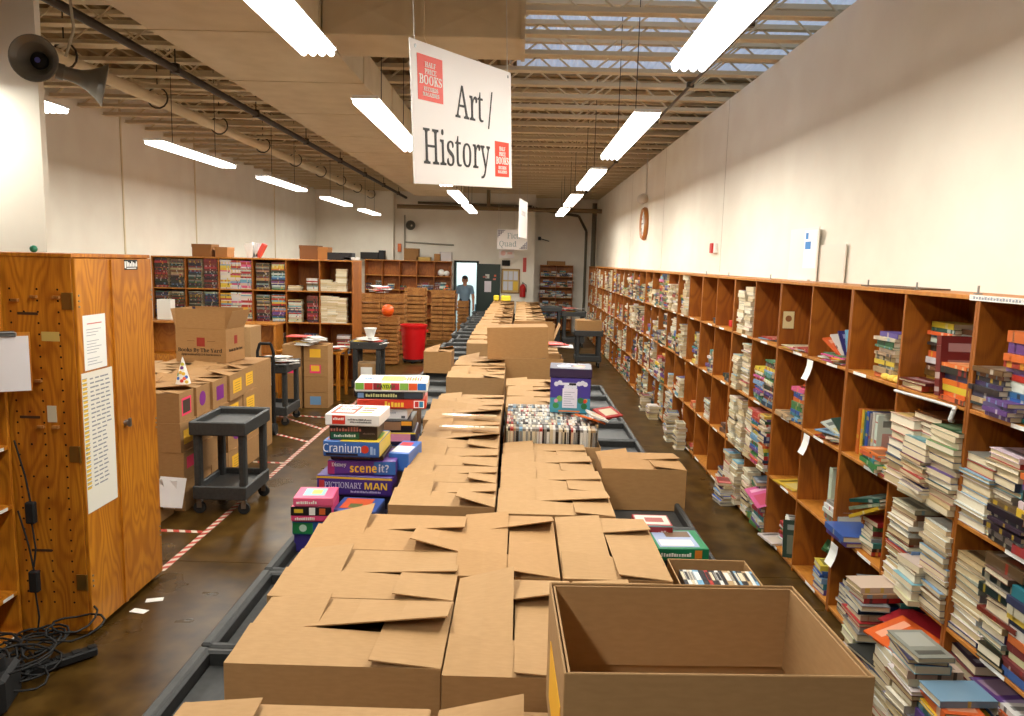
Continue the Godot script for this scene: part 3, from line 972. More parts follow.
func right_extras() -> void:
	var x := SHELF_X
	# papers hanging from shelf fronts
	for a in [[-5.02, 1.47, "white note paper hanging under top shelf label, fourth bay from right"], [-4.98, 0.96, "curled white paper tag hanging from second shelf, fourth bay from right"], [-4.42, 0.4, "greyish paper note stuck on divider near bottom shelf"]]:
		var b := MB.new()
		for k in 3:
			var x0 := -0.004 * k * k
			var x1 := -0.004 * (k + 1) * (k + 1)
			b.quad(Vector3(x0, -0.045 * k, 0.05), Vector3(x0, -0.045 * k, -0.05), Vector3(x1, -0.045 * (k + 1), -0.05), Vector3(x1, -0.045 * (k + 1), 0.05))
		solo("paper_note", b, M.paper, a[2], "paper", "", Vector3(x - 0.004, a[1] + 0.06, a[0]))
	# picture card on divider of fifth bay
	var card := thing("picture_card", "small cream picture card with a brown circle taped to a divider", "card", Vector3(x + 0.06, 1.755, -5.672 + 0.013))
	var b := MB.new()
	b.bb(-0.042, 0.042, -0.065, 0.065, -0.001, 0.001)
	part(card, "sheet", b.mesh(), flat(rgb(232, 214, 160), 0.7))
	b = MB.new()
	b.cyl(Vector3(0, 0.01, 0.001), Vector3(0, 0.01, 0.0018), 0.024, 0.024, 18)
	part(card, "print", b.mesh(), flat(rgb(150, 96, 52), 0.7))
	# crumpled yellow cloth
	b = MB.new()
	b.paint(rgb(246, 206, 92))
	for k in 6:
		b.t = Transform3D(Basis.from_euler(Vector3(rng.randf(), rng.randf() * 3, rng.randf())).scaled(Vector3(1.0, 0.55, 1.3)), Vector3(0.02 + 0.02 * (k % 2), 0.02, 0.08 - 0.035 * k))
		b.ball(Vector3.ZERO, 0.034, 8, 6)
	solo("yellow_cloth", b, M.page, "crumpled yellow duster lying on the top shelf front edge", "cloth", "", Vector3(x + 0.015, 1.552, -3.98))
	# blister roll hanging off shelf
	b = MB.new()
	b.tube([Vector3(0, 0, 0.2), Vector3(-0.01, 0, 0.05), Vector3(-0.02, -0.01, -0.3)], 0.008, 6)
	b.tube([Vector3(0, 0, 0.2), Vector3(-0.03, -0.01, 0.24), Vector3(-0.04, -0.05, 0.24), Vector3(-0.01, -0.06, 0.21)], 0.01, 6)
	solo("label_roll", b, flat(rgb(206, 206, 204), 0.3), "curled clear label holder peeling off the shelf edge, second bay from right", "label holder", "", Vector3(x - 0.01, 1.54, -3.52))
	# black tray between stacks
	b = MB.new()
	b.cbox(Vector3(0, 0.13, 0), Vector3(0.2, 0.26, 0.02), 0.004)
	b.cbox(Vector3(0, 0.005, -0.06), Vector3(0.2, 0.01, 0.12), 0.003)
	solo("book_end", b, M.black, "tall black bookend plate on second shelf, rightmost bay", "bookend", "", Vector3(x + 0.1, 1.046, -2.83))
	# red white small boxes, top shelf of ninth bay
	b = MB.new()
	b.cbox(Vector3(0, 0.03, 0), Vector3(0.1, 0.06, 0.1), 0.003)
	solo("small_box", b, flat(rgb(190, 40, 36), 0.5), "small red box on the top shelf, eighth bay from right", "box", "", Vector3(x + 0.15, 1.556, -7.35))
	b = MB.new()
	b.cbox(Vector3(0, 0.04, 0), Vector3(0.09, 0.08, 0.09), 0.003)
	solo("small_box", b, flat(rgb(230, 226, 216), 0.5), "small white box on the top shelf, eighth bay from right", "box", "", Vector3(x + 0.16, 1.556, -7.22))
	b = MB.new()
	b.cbox(Vector3(0, 0.025, 0), Vector3(0.12, 0.05, 0.1), 0.003)
	solo("small_box", b, flat(rgb(40, 36, 34), 0.5), "small black box alone on top shelf, sixth bay from right", "box", "", Vector3(x + 0.14, 1.556, -5.9))
	b = MB.new()
	b.cbox(Vector3(0, 0.05, 0), Vector3(0.12, 0.1, 0.12), 0.003)
	solo("small_box", b, flat(rgb(206, 200, 190), 0.5), "small pale box on the third shelf, fifth bay from right", "box", "", Vector3(x + 0.2, 0.536, -5.2))
	# name strip on the top edge
	var strip := thing("shelf_sign", "long white lettered strip along the top edge of the bookcase", "sign", Vector3(x - 0.003, 2.04, -3.12))
	b = MB.new()
	b.bb(-0.001, 0.001, -0.012, 0.012, -0.19, 0.19)
	part(strip, "strip", b.mesh(), M.paper)
	b = MB.new()
	for k in 16:
		b.bb(-0.0018, -0.001, -0.006, 0.006 - 0.003 * (k % 2), -0.16 + 0.02 * k, -0.148 + 0.02 * k)
	part(strip, "lettering", b.mesh(), flat(rgb(150, 150, 156), 0.7))
	# acrylic leaflet holder and panels on the bookcase top
	var h := thing("leaflet_holder", "clear leaflet holder with white sheet standing on bookcase top against wall", "holder", Vector3(x + 0.3, 2.05, -6.1))
	b = MB.new()
	b.bb(-0.004, 0.004, 0, 0.42, -0.3, 0.3)
	part(h, "sheet", b.mesh(), flat(rgb(240, 234, 224), 0.4))
	b = MB.new()
	b.bb(-0.006, -0.004, 0.1, 0.4, 0.02, 0.28)
	part(h, "poster", b.mesh(), flat(rgb(246, 246, 248), 0.5))
	b = MB.new()
	b.bb(-0.008, -0.006, 0.33, 0.38, 0.05, 0.1)
	b.bb(-0.008, -0.006, 0.25, 0.31, 0.05, 0.16)
	part(h, "blue_print", b.mesh(), flat(rgb(44, 132, 206), 0.5))
	b = MB.new()
	b.bb(-0.03, 0.012, 0, 0.012, -0.2, 0.2)
	part(h, "foot", b.mesh(), flat(rgb(226, 220, 210), 0.3))
	b = MB.new()
	b.bb(-0.004, 0.004, 0, 0.28, -0.38, 0.1)
	solo("acrylic_sheet", b, flat(rgb(236, 228, 214), 0.3), "pale acrylic sheet leaning behind the bookcase against the wall", "sheet", "", Vector3(x + 0.32, 2.05, -5.45))
	# small bracket clips standing on the top
	for z in [-3.42, -3.95, -4.5, -6.25, -7.5, -8.4]:
		b = MB.new()
		b.box(Vector3(0, 0.02, 0), Vector3(0.005, 0.04, 0.01))
		b.box(Vector3(0, 0.003, 0), Vector3(0.03, 0.006, 0.02))
		solo("bracket_clip", b, M.metal, "small grey metal clip standing on the bookcase top edge", "clip", "clips on bookcase top", Vector3(x + 0.1, 2.05, z))
	b = MB.new()
	b.box(Vector3(0, 0.005, 0), Vector3(0.2, 0.008, 0.6))
	solo("flat_board", b, flat(rgb(96, 70, 44), 0.6), "thin dark board lying flat on the bookcase top", "board", "", Vector3(x + 0.18, 2.05, -4.25))
	# wall: clock, fire alarm, switch marks
	var c := thing("wall_clock", "round wooden wall clock with white face high on right wall", "clock", Vector3(WALL_X, 2.9, -14.1))
	b = MB.new()
	b.t = Transform3D(Basis(Vector3.FORWARD, -PI / 2), Vector3.ZERO)
	b.lathe(Vector3.ZERO, [Vector2(0.17, -0.0), Vector2(0.3, 0.0), Vector2(0.31, 0.04), Vector2(0.28, 0.08), Vector2(0.235, 0.06), Vector2(0.235, 0.03)], 28)
	part(c, "rim", b.mesh(), flat(rgb(168, 104, 38), 0.4))
	b = MB.new()
	b.cyl(Vector3(-0.045, 0, 0), Vector3(-0.03, 0, 0), 0.235, 0.235, 28)
	part(c, "face", b.mesh(), M.white)
	for k in 12:
		b = MB.new()
		b.box(Vector3(-0.047, 0.19 * cos(TAU * k / 12.0), 0.19 * sin(TAU * k / 12.0)), Vector3(0.003, 0.035, 0.02))
		part(c, "numeral", b.mesh(), M.black)
	b = MB.new()
	b.box(Vector3(-0.05, 0.07, 0), Vector3(0.003, 0.14, 0.014))
	part(c, "hand", b.mesh(), M.black)
	b = MB.new()
	b.box(Vector3(-0.052, 0, -0.05), Vector3(0.003, 0.016, 0.1))
	part(c, "hand", b.mesh(), M.black)
	b = MB.new()
	b.ball(Vector3(-0.08, 0, 0.06), 0.09, 10, 8)
	b.ball(Vector3(-0.08, 0, -0.12), 0.09, 10, 8)
	b.cyl(Vector3(-0.02, 0, -0.03), Vector3(-0.02, 1.0, -0.03), 0.012, 0.012, 5)
	solo("emergency_lamp", b, flat(rgb(222, 216, 204), 0.4), "twin white emergency lamp heads on a conduit above the wall clock", "lamp", "", Vector3(WALL_X, 3.36, -14.1))
	var al := thing("fire_alarm", "small red fire alarm box on right wall above the bookcase", "alarm", Vector3(WALL_X, 2.36, -9.0))
	b = MB.new()
	b.cbox(Vector3(-0.03, 0, 0), Vector3(0.06, 0.12, 0.1), 0.006)
	part(al, "body", b.mesh(), flat(rgb(190, 34, 30), 0.4))
	b = MB.new()
	b.cbox(Vector3(-0.02, 0, 0.08), Vector3(0.04, 0.12, 0.06), 0.006)
	part(al, "strobe", b.mesh(), M.white)

# ---------------------------------------------------------------- centre rows
func centre_rows() -> void:
	for k in 29:
		var z := -1.45 - 0.645 * k
		var stick := 0.0 if k < 9 else -0.07 * ((k * 2) % 3)
		utility_cart(-0.54 + stick, z, 1.05, 0.635, "grey plastic utility cart under the left carton column, %s from the front" % ordinal(k + 1), "carts under the left cartons")
	for k in 11:
		var z := -1.45 - 0.645 * k
		utility_cart(0.525, z, 0.86, 0.635, "grey plastic utility cart under the right carton column, %s from the front" % ordinal(k + 1), "carts under the right cartons")
	var T := 0.792
	var g1 := "woven-shut cartons of the left column"
	var g2 := "woven-shut cartons of the right column"
	cart_box(-0.80, -0.19, -1.29, -1.69, T, 1.05, "closed brown carton at the bottom picture edge, left column", g1)
	cart_box(-0.17, 0.44, -1.27, -1.69, T, 1.05, "closed brown carton half under the big open carton", g2)
	cart_box(0.46, 1.0, -1.27, -1.69, T, 1.05, "closed brown carton right under the big open carton", g2)
	# left column
	var L := [[-0.775, -0.185, -1.87, -2.27, 1.05], [-0.795, -0.19, -2.275, -2.675, 1.05], [-0.79, -0.195, -2.68, -3.075, 1.05], [-0.565, -0.085, -3.2, -3.56, 1.05], [-0.57, -0.09, -3.565, -3.86, 1.05],
		[-0.58, -0.095, -3.865, -4.24, 1.05], [-0.59, -0.1, -4.245, -4.62, 1.05], [-0.6, -0.105, -4.625, -4.98, 1.05], [-0.64, -0.105, -4.985, -5.36, 1.05], [-0.64, -0.105, -5.365, -5.72, 1.045], [-0.63, -0.1, -5.74, -6.1, 1.03],
		[-0.66, -0.12, -6.8, -7.2, 1.06], [-0.66, -0.12, -7.22, -7.6, 1.05], [-0.66, -0.13, -7.64, -8.0, 1.06], [-0.66, -0.13, -8.05, -8.5, 1.04]]
	for k in L.size():
		var a: Array = L[k]
		cart_box(a[0], a[1], a[2], a[3], T, a[4], "brown carton with woven-shut flaps, left column, %s behind the front one" % ordinal(k + 1), g1, M.card_pale if k % 5 == 2 else M.card)
		if k in [7, 8]: packing_tape(a)
	for k in 22:
		var z := -9.75 - k * 0.475
		cart_box(-0.68, -0.12, z, z - 0.42, T, 1.05 + 0.015 * (k % 3), "brown carton in the far part of the left column, %s" % ordinal(k + 1), "far cartons of the left column", M.card_pale if k % 3 else M.card)
	# right column
	cart_box(-0.18, 0.2, -1.84, -2.45, T, 1.05, "brown carton, long side inwards, touching the big open carton", g2)
	cart_box(0.21, 0.6, -1.84, -2.45, T, 1.05, "brown carton mostly hidden behind the big open carton", g2)
	cart_box(-0.205, 0.17, -2.47, -3.1, T, 1.05, "brown carton with a big lifted flap, middle of the near rows", g2, M.card_pale)
	cart_box(0.18, 0.565, -2.47, -3.1, T, 1.05, "brown carton with a long raised flap beside the green game", g2)
	var Rr := [[-0.075, 0.45, -3.14, -3.5], [-0.07, 0.45, -3.51, -3.88], [-0.075, 0.44, -3.89, -4.27], [-0.075, 0.44, -4.28, -4.66]]
	for k in Rr.size():
		var a: Array = Rr[k]
		cart_box(a[0], a[1], a[2], a[3], T, [1.045, 1.035, 1.015, 0.985][k], "brown carton in front of the disc carton, right column, %s from the front" % ordinal(k + 1), g2)
	var far_r := [[-0.08, 0.46, -5.6, -6.05], [-0.08, 0.48, -6.1, -6.55], [-0.1, 0.46, -6.6, -7.0]]
	for k in far_r.size():
		var a: Array = far_r[k]
		cart_box(a[0], a[1], a[2], a[3], T, 1.03, "low brown carton behind the disc carton, right column, %s" % ordinal(k + 1), g2)
	for k in 22:
		var z := -8.6 - k * 0.515
		cart_box(-0.07, 0.5, z, z - 0.44, T, 1.05 + 0.012 * (k % 4), "brown carton in the far part of the right column, %s" % ordinal(k + 1), "far cartons of the right column", M.card if k % 3 else M.card_pale, 2 if k == 3 else 0)
	# two big plain cartons stacked in the middle
	carton(0.165, T, -8.12, 0.66, 0.44, 0.32, "large plain open carton under another one in the middle", "", M.card_shaded, 0.0, 1)
	var up := carton(0.0, 1.10, -8.15, 0.66, 0.42, 0.34, "large plain carton stacked on an open one, slightly tilted", "", M.card_shaded, 0.03, 3)
	up.rotation.z = 0.035
	var prop := MB.new()
	prop.box(Vector3.ZERO, Vector3(0.46, 0.036, 0.36))
	solo("dark_tray", prop, M.black, "black flat tray squeezed between the two stacked cartons", "tray", "", Vector3(0.08, 1.08, -8.12))
	# big open carton in front
	var o := carton(0.405, 1.062, -1.555, 0.61, 0.41, 0.30, "large empty open carton standing in the front, right", "", M.card, 0.03, 1)
	var b := MB.new()
	for s in [-1.0, 1.0]:
		b.t = Transform3D(Basis(Vector3.RIGHT, s * 0.05), Vector3(0, 0.295, s * 0.194))
		b.box(Vector3(0, -0.1, 0), Vector3(0.585, 0.2, 0.004))
		part(o, "inner_flap", b.mesh(), M.card)
		b = MB.new()
		b.t = Transform3D(Basis(Vector3.FORWARD, s * 0.05), Vector3(s * 0.294, 0.295, 0))
		b.box(Vector3(0, -0.1, 0), Vector3(0.004, 0.2, 0.385))
		part(o, "inner_flap", b.mesh(), M.card)
		b = MB.new()
	b.bb(-0.307, -0.3055, 0.06, 0.2, -0.1, 0.16)
	part(o, "yellow_label", b.mesh(), flat(rgb(238, 178, 40), 0.7)).set_meta("label", "yellow paper label on the end")
	# single carton on the right cart
	cart_box(0.5, 0.985, -4.12, -4.5, 0.742, 0.985, "closed brown carton standing alone on the right cart end", "", M.card_shaded)
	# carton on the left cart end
	cart_box(-1.12, -0.79, -8.75, -9.15, T, 1.05, "closed brown carton at the left cart end near red bin", "", M.card_shaded)
	# yellow things at the far end of the rows
	for k in 2:
		b = MB.new()
		b.cbox(Vector3(0, 0.07, 0), Vector3(0.14 + 0.12 * k, 0.14, 0.2), 0.02)
		solo("yellow_bundle", b, flat(rgb(246, 224, 60), 0.6), "bright yellow wrapped bundle on the far cartons, %s from the left" % ordinal(k + 1), "bundle", "yellow bundles on the far cartons", Vector3(-0.6 + 0.26 * k, 1.1, -19.6 + 0.1 * k))

func packing_tape(a: Array) -> void:
	var o := thing("packing_tape", "clear packing tape strip with %s over a left column carton" % ("orange print" if a[2] < -4.9 else "glossy folds"), "tape", Vector3((a[0] + a[1]) / 2, a[4] + 0.032, a[2] - 0.05))
	var b := MB.new()
	b.bb(-0.14, 0.24, 0, 0.001, -0.025, 0.025)
	part(o, "film", b.mesh(), flat(rgb(206, 186, 150), 0.12))
	b = MB.new()
	for k in 8: b.bb(-0.12 + 0.035 * k, -0.095 + 0.035 * k, 0.001, 0.0016, -0.012, 0.014)
	part(o, "print", b.mesh(), flat(rgb(226, 110, 60) if a[2] < -4.9 else rgb(226, 220, 206), 0.3))

func disc_row(x0: float, x1: float, y: float, z: float, hgt: float, deep: float, label: String, group: String, lean: float) -> void:
	var x := x0
	while x < x1:
		var w: float = [0.0105, 0.0145, 0.0145, 0.022][rng.randi() % 4]
		var key: String = ["white", "black", "grey", "white", "light blue", "cream", "red", "grey", "white", "white", "cream", "black", "tan"][rng.randi() % 13]
		var o := MeshInstance3D.new()
		var b := MB.new()
		b.paint(tone(key))
		b.bb(0, w - 0.0012, 0, hgt, -deep / 2, deep / 2)
		b.paint(tone(["white", "grey", "cream", "black"][rng.randi() % 4]))
		b.bb(0.0015, w - 0.0028, hgt, hgt + 0.0006, -deep * 0.38, deep * 0.1)
		b.bb(0.0015, w - 0.0028, hgt * 0.3, hgt * 0.9, deep / 2, deep / 2 + 0.0006)
		o.mesh = b.mesh()
		o.material_override = M.gloss
		o.name = numbered("disc_case")
		add_child(o)
		o.position = Vector3(x, y, z)
		o.rotation.x = lean
		tag(o, label, "disc case", group)
		x += w

func disc_cartons() -> void:
	var T := 0.792
	cart_box(-0.08, 0.555, -4.68, -5.57, T, 0.965, "open carton packed with rows of disc cases", "", M.card, 1)
	var by := T + 0.12
	var sup := MB.new()
	sup.bb(-0.07, 0.545, T + 0.006, by - 0.002, -4.69, -5.56)
	solo("packing_filler", sup, M.card, "cardboard filler block under the disc cases", "filler")
	disc_row(-0.06, 0.53, by, -4.76, 0.165, 0.11, "plastic disc case in the front row of the disc carton", "disc cases, front row", 0.06)
	disc_row(-0.06, 0.53, by, -4.895, 0.17, 0.115, "plastic disc case in the middle row of the disc carton", "disc cases, middle row", 0.06)
	disc_row(-0.06, 0.53, by, -5.03, 0.165, 0.115, "plastic disc case in the third row of the disc carton", "disc cases, third row", 0.04)
	disc_row(-0.06, 0.53, by, -5.17, 0.165, 0.115, "plastic disc case in the fourth row of the disc carton", "disc cases, fourth row", 0.02)
	disc_row(-0.06, 0.53, by, -5.31, 0.165, 0.115, "plastic disc case in the fifth row of the disc carton", "disc cases, fifth row", 0.0)
	disc_row(-0.06, 0.53, by, -5.45, 0.165, 0.115, "plastic disc case in the back row of the disc carton", "disc cases, back row", 0.0)
	# loose cases spilling on the right
	var spill := [["orange", "orange disc case lying askew at the disc carton's right end"], ["white", "white disc case sliding off the disc carton's right end"], ["light blue", "pale blue disc case tilted on the disc carton's right end"], ["red", "red disc case wedged at the disc carton's right end"]]
	for k in 4:
		var b := MB.new()
		b.paint(tone(spill[k][0]))
		b.cbox(Vector3(0, 0.007, 0), Vector3(0.13, 0.014, 0.18), 0.002)
		b.paint(tone("cream"))
		b.bb(-0.04, 0.04, 0.014, 0.0146, -0.06, 0.06)
		var s := solo("disc_case", b, M.gloss, spill[k][1], "disc case", "", Vector3(0.5 + 0.045 * k, 1.095 + 0.02 * (k % 2), -4.92 - 0.06 * k + 0.05 * (k % 2)), 0.6 - 0.5 * k)
		s.rotation.z = -0.35
	# second open carton with discs, far side of the big open carton
	cart_box(0.62, 0.93, -2.4, -2.84, T, 0.985, "open carton of disc cases behind the big empty carton", "", M.card, 1)
	disc_row(0.64, 0.91, T + 0.006, -2.66, 0.19, 0.135, "plastic disc case in the carton behind the big empty carton", "disc cases, right carton", 0.05)

# flat printed panel on a box face; face: "f" front (+z), "t" top, "r" right
func panel(o: Node3D, called: String, s: Vector3, face: String, u0: float, u1: float, v0: float, v1: float, col: Color) -> void:
	var b := MB.new()
	var lay: int = o.get_meta("layer", 0)
	o.set_meta("layer", lay + 1)
	var k := 0.0008 + 0.0002 * lay
	if face == "f": b.bb(lerpf(-s.x / 2, s.x / 2, u0), lerpf(-s.x / 2, s.x / 2, u1), v0 * s.y, v1 * s.y, s.z / 2, s.z / 2 + k)
	elif face == "t": b.bb(lerpf(-s.x / 2, s.x / 2, u0), lerpf(-s.x / 2, s.x / 2, u1), s.y, s.y + k, lerpf(s.z / 2, -s.z / 2, v0), lerpf(s.z / 2, -s.z / 2, v1))
	else: b.bb(s.x / 2, s.x / 2 + k, v0 * s.y, v1 * s.y, lerpf(s.z / 2, -s.z / 2, u0), lerpf(s.z / 2, -s.z / 2, u1))
	part(o, called, b.mesh(), flat(col, 0.4))

# board game: lid over tray
func game(x0: float, x1: float, y0: float, y1: float, zf: float, deep: float, col: Color, label: String, turn := 0.0, lid := Color(0, 0, 0, 0)) -> Node3D:
	var s := Vector3(x1 - x0, y1 - y0, deep)
	var o := thing("board_game", label, "board game", Vector3((x0 + x1) / 2, y0, zf - deep / 2), turn, "board games on the left carts")
	var b := MB.new()
	b.cbox(Vector3(0, s.y * 0.2, 0), Vector3(s.x - 0.004, s.y * 0.4, s.z - 0.004), 0.002)
	part(o, "tray", b.mesh(), flat(col.darkened(0.15), 0.4))
	b = MB.new()
	b.cbox(Vector3(0, s.y * 0.53, 0), Vector3(s.x, s.y * 0.94, s.z), 0.003)
	part(o, "lid", b.mesh(), flat(lid if lid.a > 0 else col, 0.35))
	o.set_meta("size", s)
	return o

func squiggle(o: Node3D, s: Vector3, face: String, u0: float, u1: float, v: float, h: float, col: Color) -> void:
	var lay: int = o.get_meta("layer", 0)
	o.set_meta("layer", lay + 1)
	var k0 := 0.0009 + 0.0002 * lay
	var n := int((u1 - u0) * s.x / (h * s.y * 0.9)) + 2
	var b := MB.new()
	for k in n:
		var a := lerpf(u0, u1, k / float(n))
		var e := a + (u1 - u0) / n * (0.55 + 0.3 * rng.randf())
		var hh := h * (0.7 + 0.5 * rng.randf())
		if face == "f": b.bb(lerpf(-s.x / 2, s.x / 2, a), lerpf(-s.x / 2, s.x / 2, e), v * s.y, (v + hh) * s.y, s.z / 2, s.z / 2 + k0)
		else: b.bb(lerpf(-s.x / 2, s.x / 2, a), lerpf(-s.x / 2, s.x / 2, e), s.y, s.y + k0, lerpf(s.z / 2, -s.z / 2, v), lerpf(s.z / 2, -s.z / 2, v + hh))
	part(o, "small_print", b.mesh(), flat(col, 0.5))

func games() -> void:
	var Z := -3.75
	var o: Node3D
	var s: Vector3
	var wht := rgb(244, 240, 230)
	o = game(-1.0, -0.63, 0.745, 0.905, Z - 0.01, 0.28, rgb(34, 32, 48), "dark board game box at the bottom of the front stack")
	# purple drawing game
	o = game(-1.03, -0.63, 0.907, 1.012, Z, 0.29, rgb(70, 44, 128), "purple board game box lettered PICTIONARY MAN in the front stack", -0.05)
	s = o.get_meta("size")
	panel(o, "stripe", s, "f", 0.0, 1.0, 0.84, 0.94, rgb(226, 180, 50))
	letters(o, "lettering", "PICTIONARY", 0.042, Vector3(-0.06, 0.055, s.z / 2 + 0.004), 0, rgb(214, 206, 232), 0.78)
	letters(o, "lettering", "MAN", 0.05, Vector3(0.115, 0.055, s.z / 2 + 0.004), 0, rgb(244, 196, 60), 1.1, false, true)
	squiggle(o, s, "f", 0.45, 0.85, 0.16, 0.09, rgb(190, 180, 220))
	panel(o, "print", s, "f", 0.03, 0.1, 0.3, 0.75, rgb(190, 60, 60))
	# film quiz game
	o = game(-0.985, -0.63, 1.014, 1.09, Z - 0.02, 0.28, rgb(96, 56, 140), "violet and blue board game box lettered scene it? in the front stack", 0.03)
	s = o.get_meta("size")
	panel(o, "print", s, "f", 0.68, 1.0, 0.05, 0.95, rgb(60, 110, 180))
	panel(o, "print", s, "f", 0.0, 0.1, 0.05, 0.95, rgb(170, 50, 110))
	letters(o, "lettering", "Disney", 0.026, Vector3(-0.118, 0.055, s.z / 2 + 0.004), 0, wht, 0.9)
	letters(o, "lettering", "scene", 0.062, Vector3(0.01, 0.036, s.z / 2 + 0.004), 0, rgb(246, 190, 50), 0.85, false, true)
	letters(o, "lettering", "it?", 0.056, Vector3(0.115, 0.036, s.z / 2 + 0.004), 0, rgb(220, 220, 226), 0.85, false, true)
	o = game(-0.97, -0.69, 1.092, 1.115, Z - 0.03, 0.26, rgb(56, 38, 34), "thin dark brown game box under the blue one")
	s = o.get_meta("size")
	squiggle(o, s, "f", 0.25, 0.75, 0.35, 0.3, rgb(120, 90, 70))
	o = game(-0.66, -0.55, 1.015, 1.115, Z - 0.1, 0.28, rgb(60, 110, 190), "blue and white comic game box lying beside the front stack", -0.12)
	s = o.get_meta("size")
	panel(o, "print", s, "t", 0.05, 0.95, 0.1, 0.55, rgb(226, 220, 214))
	panel(o, "print", s, "t", 0.1, 0.7, 0.6, 0.85, rgb(210, 60, 60))
	# blue party game
	o = game(-0.995, -0.7, 1.117, 1.2, Z + 0.01, 0.28, rgb(58, 104, 176), "blue board game box lettered CRANIUM with yellow lid top", -0.03)
	s = o.get_meta("size")
	letters(o, "lettering", "Cranium", 0.062, Vector3(-0.045, 0.047, s.z / 2 + 0.004), 0, rgb(226, 236, 244), 0.86, false)
	panel(o, "stripe", s, "f", 0.05, 0.62, 0.1, 0.22, rgb(20, 24, 40))
	var b := MB.new()
	b.cyl(Vector3(0.072, 0.043, s.z / 2), Vector3(0.072, 0.043, s.z / 2 + 0.001), 0.021, 0.021, 20)
	part(o, "badge", b.mesh(), flat(rgb(204, 62, 34), 0.4))
	panel(o, "print", s, "t", 0.3, 1.0, 0.0, 0.9, rgb(232, 200, 60))
	panel(o, "print", s, "t", 0.05, 0.3, 0.1, 0.5, rgb(204, 82, 46))
	panel(o, "print", s, "t", 0.72, 0.95, 0.3, 0.8, rgb(120, 160, 70))
	panel(o, "print", s, "r", 0.0, 1.0, 0.06, 0.94, rgb(226, 196, 70))
	squiggle(o, s, "f", 0.84, 0.96, 0.2, 0.5, rgb(160, 190, 220))
	o = game(-0.975, -0.725, 1.202, 1.277, Z - 0.02, 0.24, rgb(52, 38, 32), "dark brown and green game box under the white one", 0.03)
	s = o.get_meta("size")
	panel(o, "print", s, "f", 0.03, 0.62, 0.06, 0.52, rgb(26, 84, 60))
	squiggle(o, s, "f", 0.03, 0.68, 0.6, 0.26, rgb(176, 108, 92))
	squiggle(o, s, "f", 0.1, 0.55, 0.2, 0.16, rgb(210, 214, 206))
	squiggle(o, s, "f", 0.7, 0.95, 0.4, 0.1, rgb(110, 90, 80))
	o = game(-0.985, -0.7, 1.279, 1.34, Z + 0.0, 0.26, rgb(236, 232, 228), "white board game box with red panels on top of the front stack", -0.04)
	s = o.get_meta("size")
	panel(o, "print", s, "f", 0.13, 0.37, 0.15, 0.9, rgb(206, 52, 30))
	squiggle(o, s, "f", 0.15, 0.35, 0.5, 0.2, wht)
	squiggle(o, s, "f", 0.42, 0.86, 0.5, 0.14, rgb(96, 92, 92))
	squiggle(o, s, "f", 0.46, 0.86, 0.3, 0.12, rgb(96, 92, 92))
	panel(o, "print", s, "t", 0.08, 0.52, 0.08, 0.86, rgb(222, 70, 36))
	squiggle(o, s, "t", 0.14, 0.48, 0.2, 0.26, wht)
	squiggle(o, s, "t", 0.14, 0.48, 0.54, 0.24, wht)
	squiggle(o, s, "t", 0.58, 0.82, 0.2, 0.08, rgb(226, 180, 70))
	squiggle(o, s, "t", 0.58, 0.82, 0.42, 0.08, rgb(150, 120, 110))
	squiggle(o, s, "t", 0.58, 0.82, 0.62, 0.1, rgb(230, 150, 60))
	# small boxes in front
	var F := -3.36
	o = game(-1.045, -0.88, 0.742, 0.83, F - 0.02, 0.18, rgb(60, 50, 130), "purple small game box at the bottom of the small stack")
	o = game(-1.05, -0.885, 0.832, 0.9, F - 0.01, 0.18, rgb(40, 84, 150), "blue and green small game box in the small stack")
	s = o.get_meta("size")
	panel(o, "print", s, "f", 0.02, 0.6, 0.1, 0.9, rgb(34, 128, 72))
	b = MB.new()
	b.cyl(Vector3(-0.03, 0.035, s.z / 2), Vector3(-0.03, 0.035, s.z / 2 + 0.0016), 0.018, 0.018, 14)
	part(o, "badge", b.mesh(), flat(rgb(200, 226, 210), 0.4))
	o = game(-1.055, -0.865, 0.902, 0.975, F, 0.19, rgb(226, 70, 120), "pink and black small game box in the small stack", 0.05)
	s = o.get_meta("size")
	panel(o, "print", s, "f", 0.0, 1.0, 0.42, 1.0, rgb(28, 22, 24))
	panel(o, "print", s, "f", 0.45, 0.6, 0.46, 0.96, wht)
	panel(o, "print", s, "f", 0.08, 0.3, 0.6, 0.85, rgb(220, 180, 50))
	panel(o, "print", s, "f", 0.7, 0.85, 0.5, 0.9, rgb(210, 100, 40))
	squiggle(o, s, "f", 0.1, 0.6, 0.12, 0.16, wht)
	o = game(-1.045, -0.86, 0.977, 1.02, F, 0.17, rgb(232, 92, 132), "bright pink small game box topping the small stack", 0.08)
	s = o.get_meta("size")
	panel(o, "print", s, "t", 0.2, 0.75, 0.2, 0.85, rgb(150, 196, 200))
	panel(o, "print", s, "t", 0.4, 0.65, 0.35, 0.7, rgb(240, 210, 100))
	squiggle(o, s, "f", 0.08, 0.6, 0.3, 0.3, wht)
	o = game(-0.862, -0.64, 0.742, 0.87, F - 0.06, 0.24, rgb(30, 32, 52), "dark game box under the blue puzzle box")
	o = game(-0.865, -0.655, 0.872, 0.945, F - 0.05, 0.2, rgb(42, 72, 140), "blue puzzle box with orange sunset picture", -0.06)
	s = o.get_meta("size")
	panel(o, "print", s, "t", 0.12, 0.78, 0.15, 0.9, rgb(190, 78, 40))
	panel(o, "print", s, "t", 0.3, 0.6, 0.2, 0.5, rgb(86, 96, 52))
	panel(o, "barcode", s, "f", 0.76, 0.94, 0.2, 0.8, wht)
	squiggle(o, s, "f", 0.06, 0.4, 0.5, 0.14, rgb(190, 200, 226))
	# stack behind
	var B := -4.4
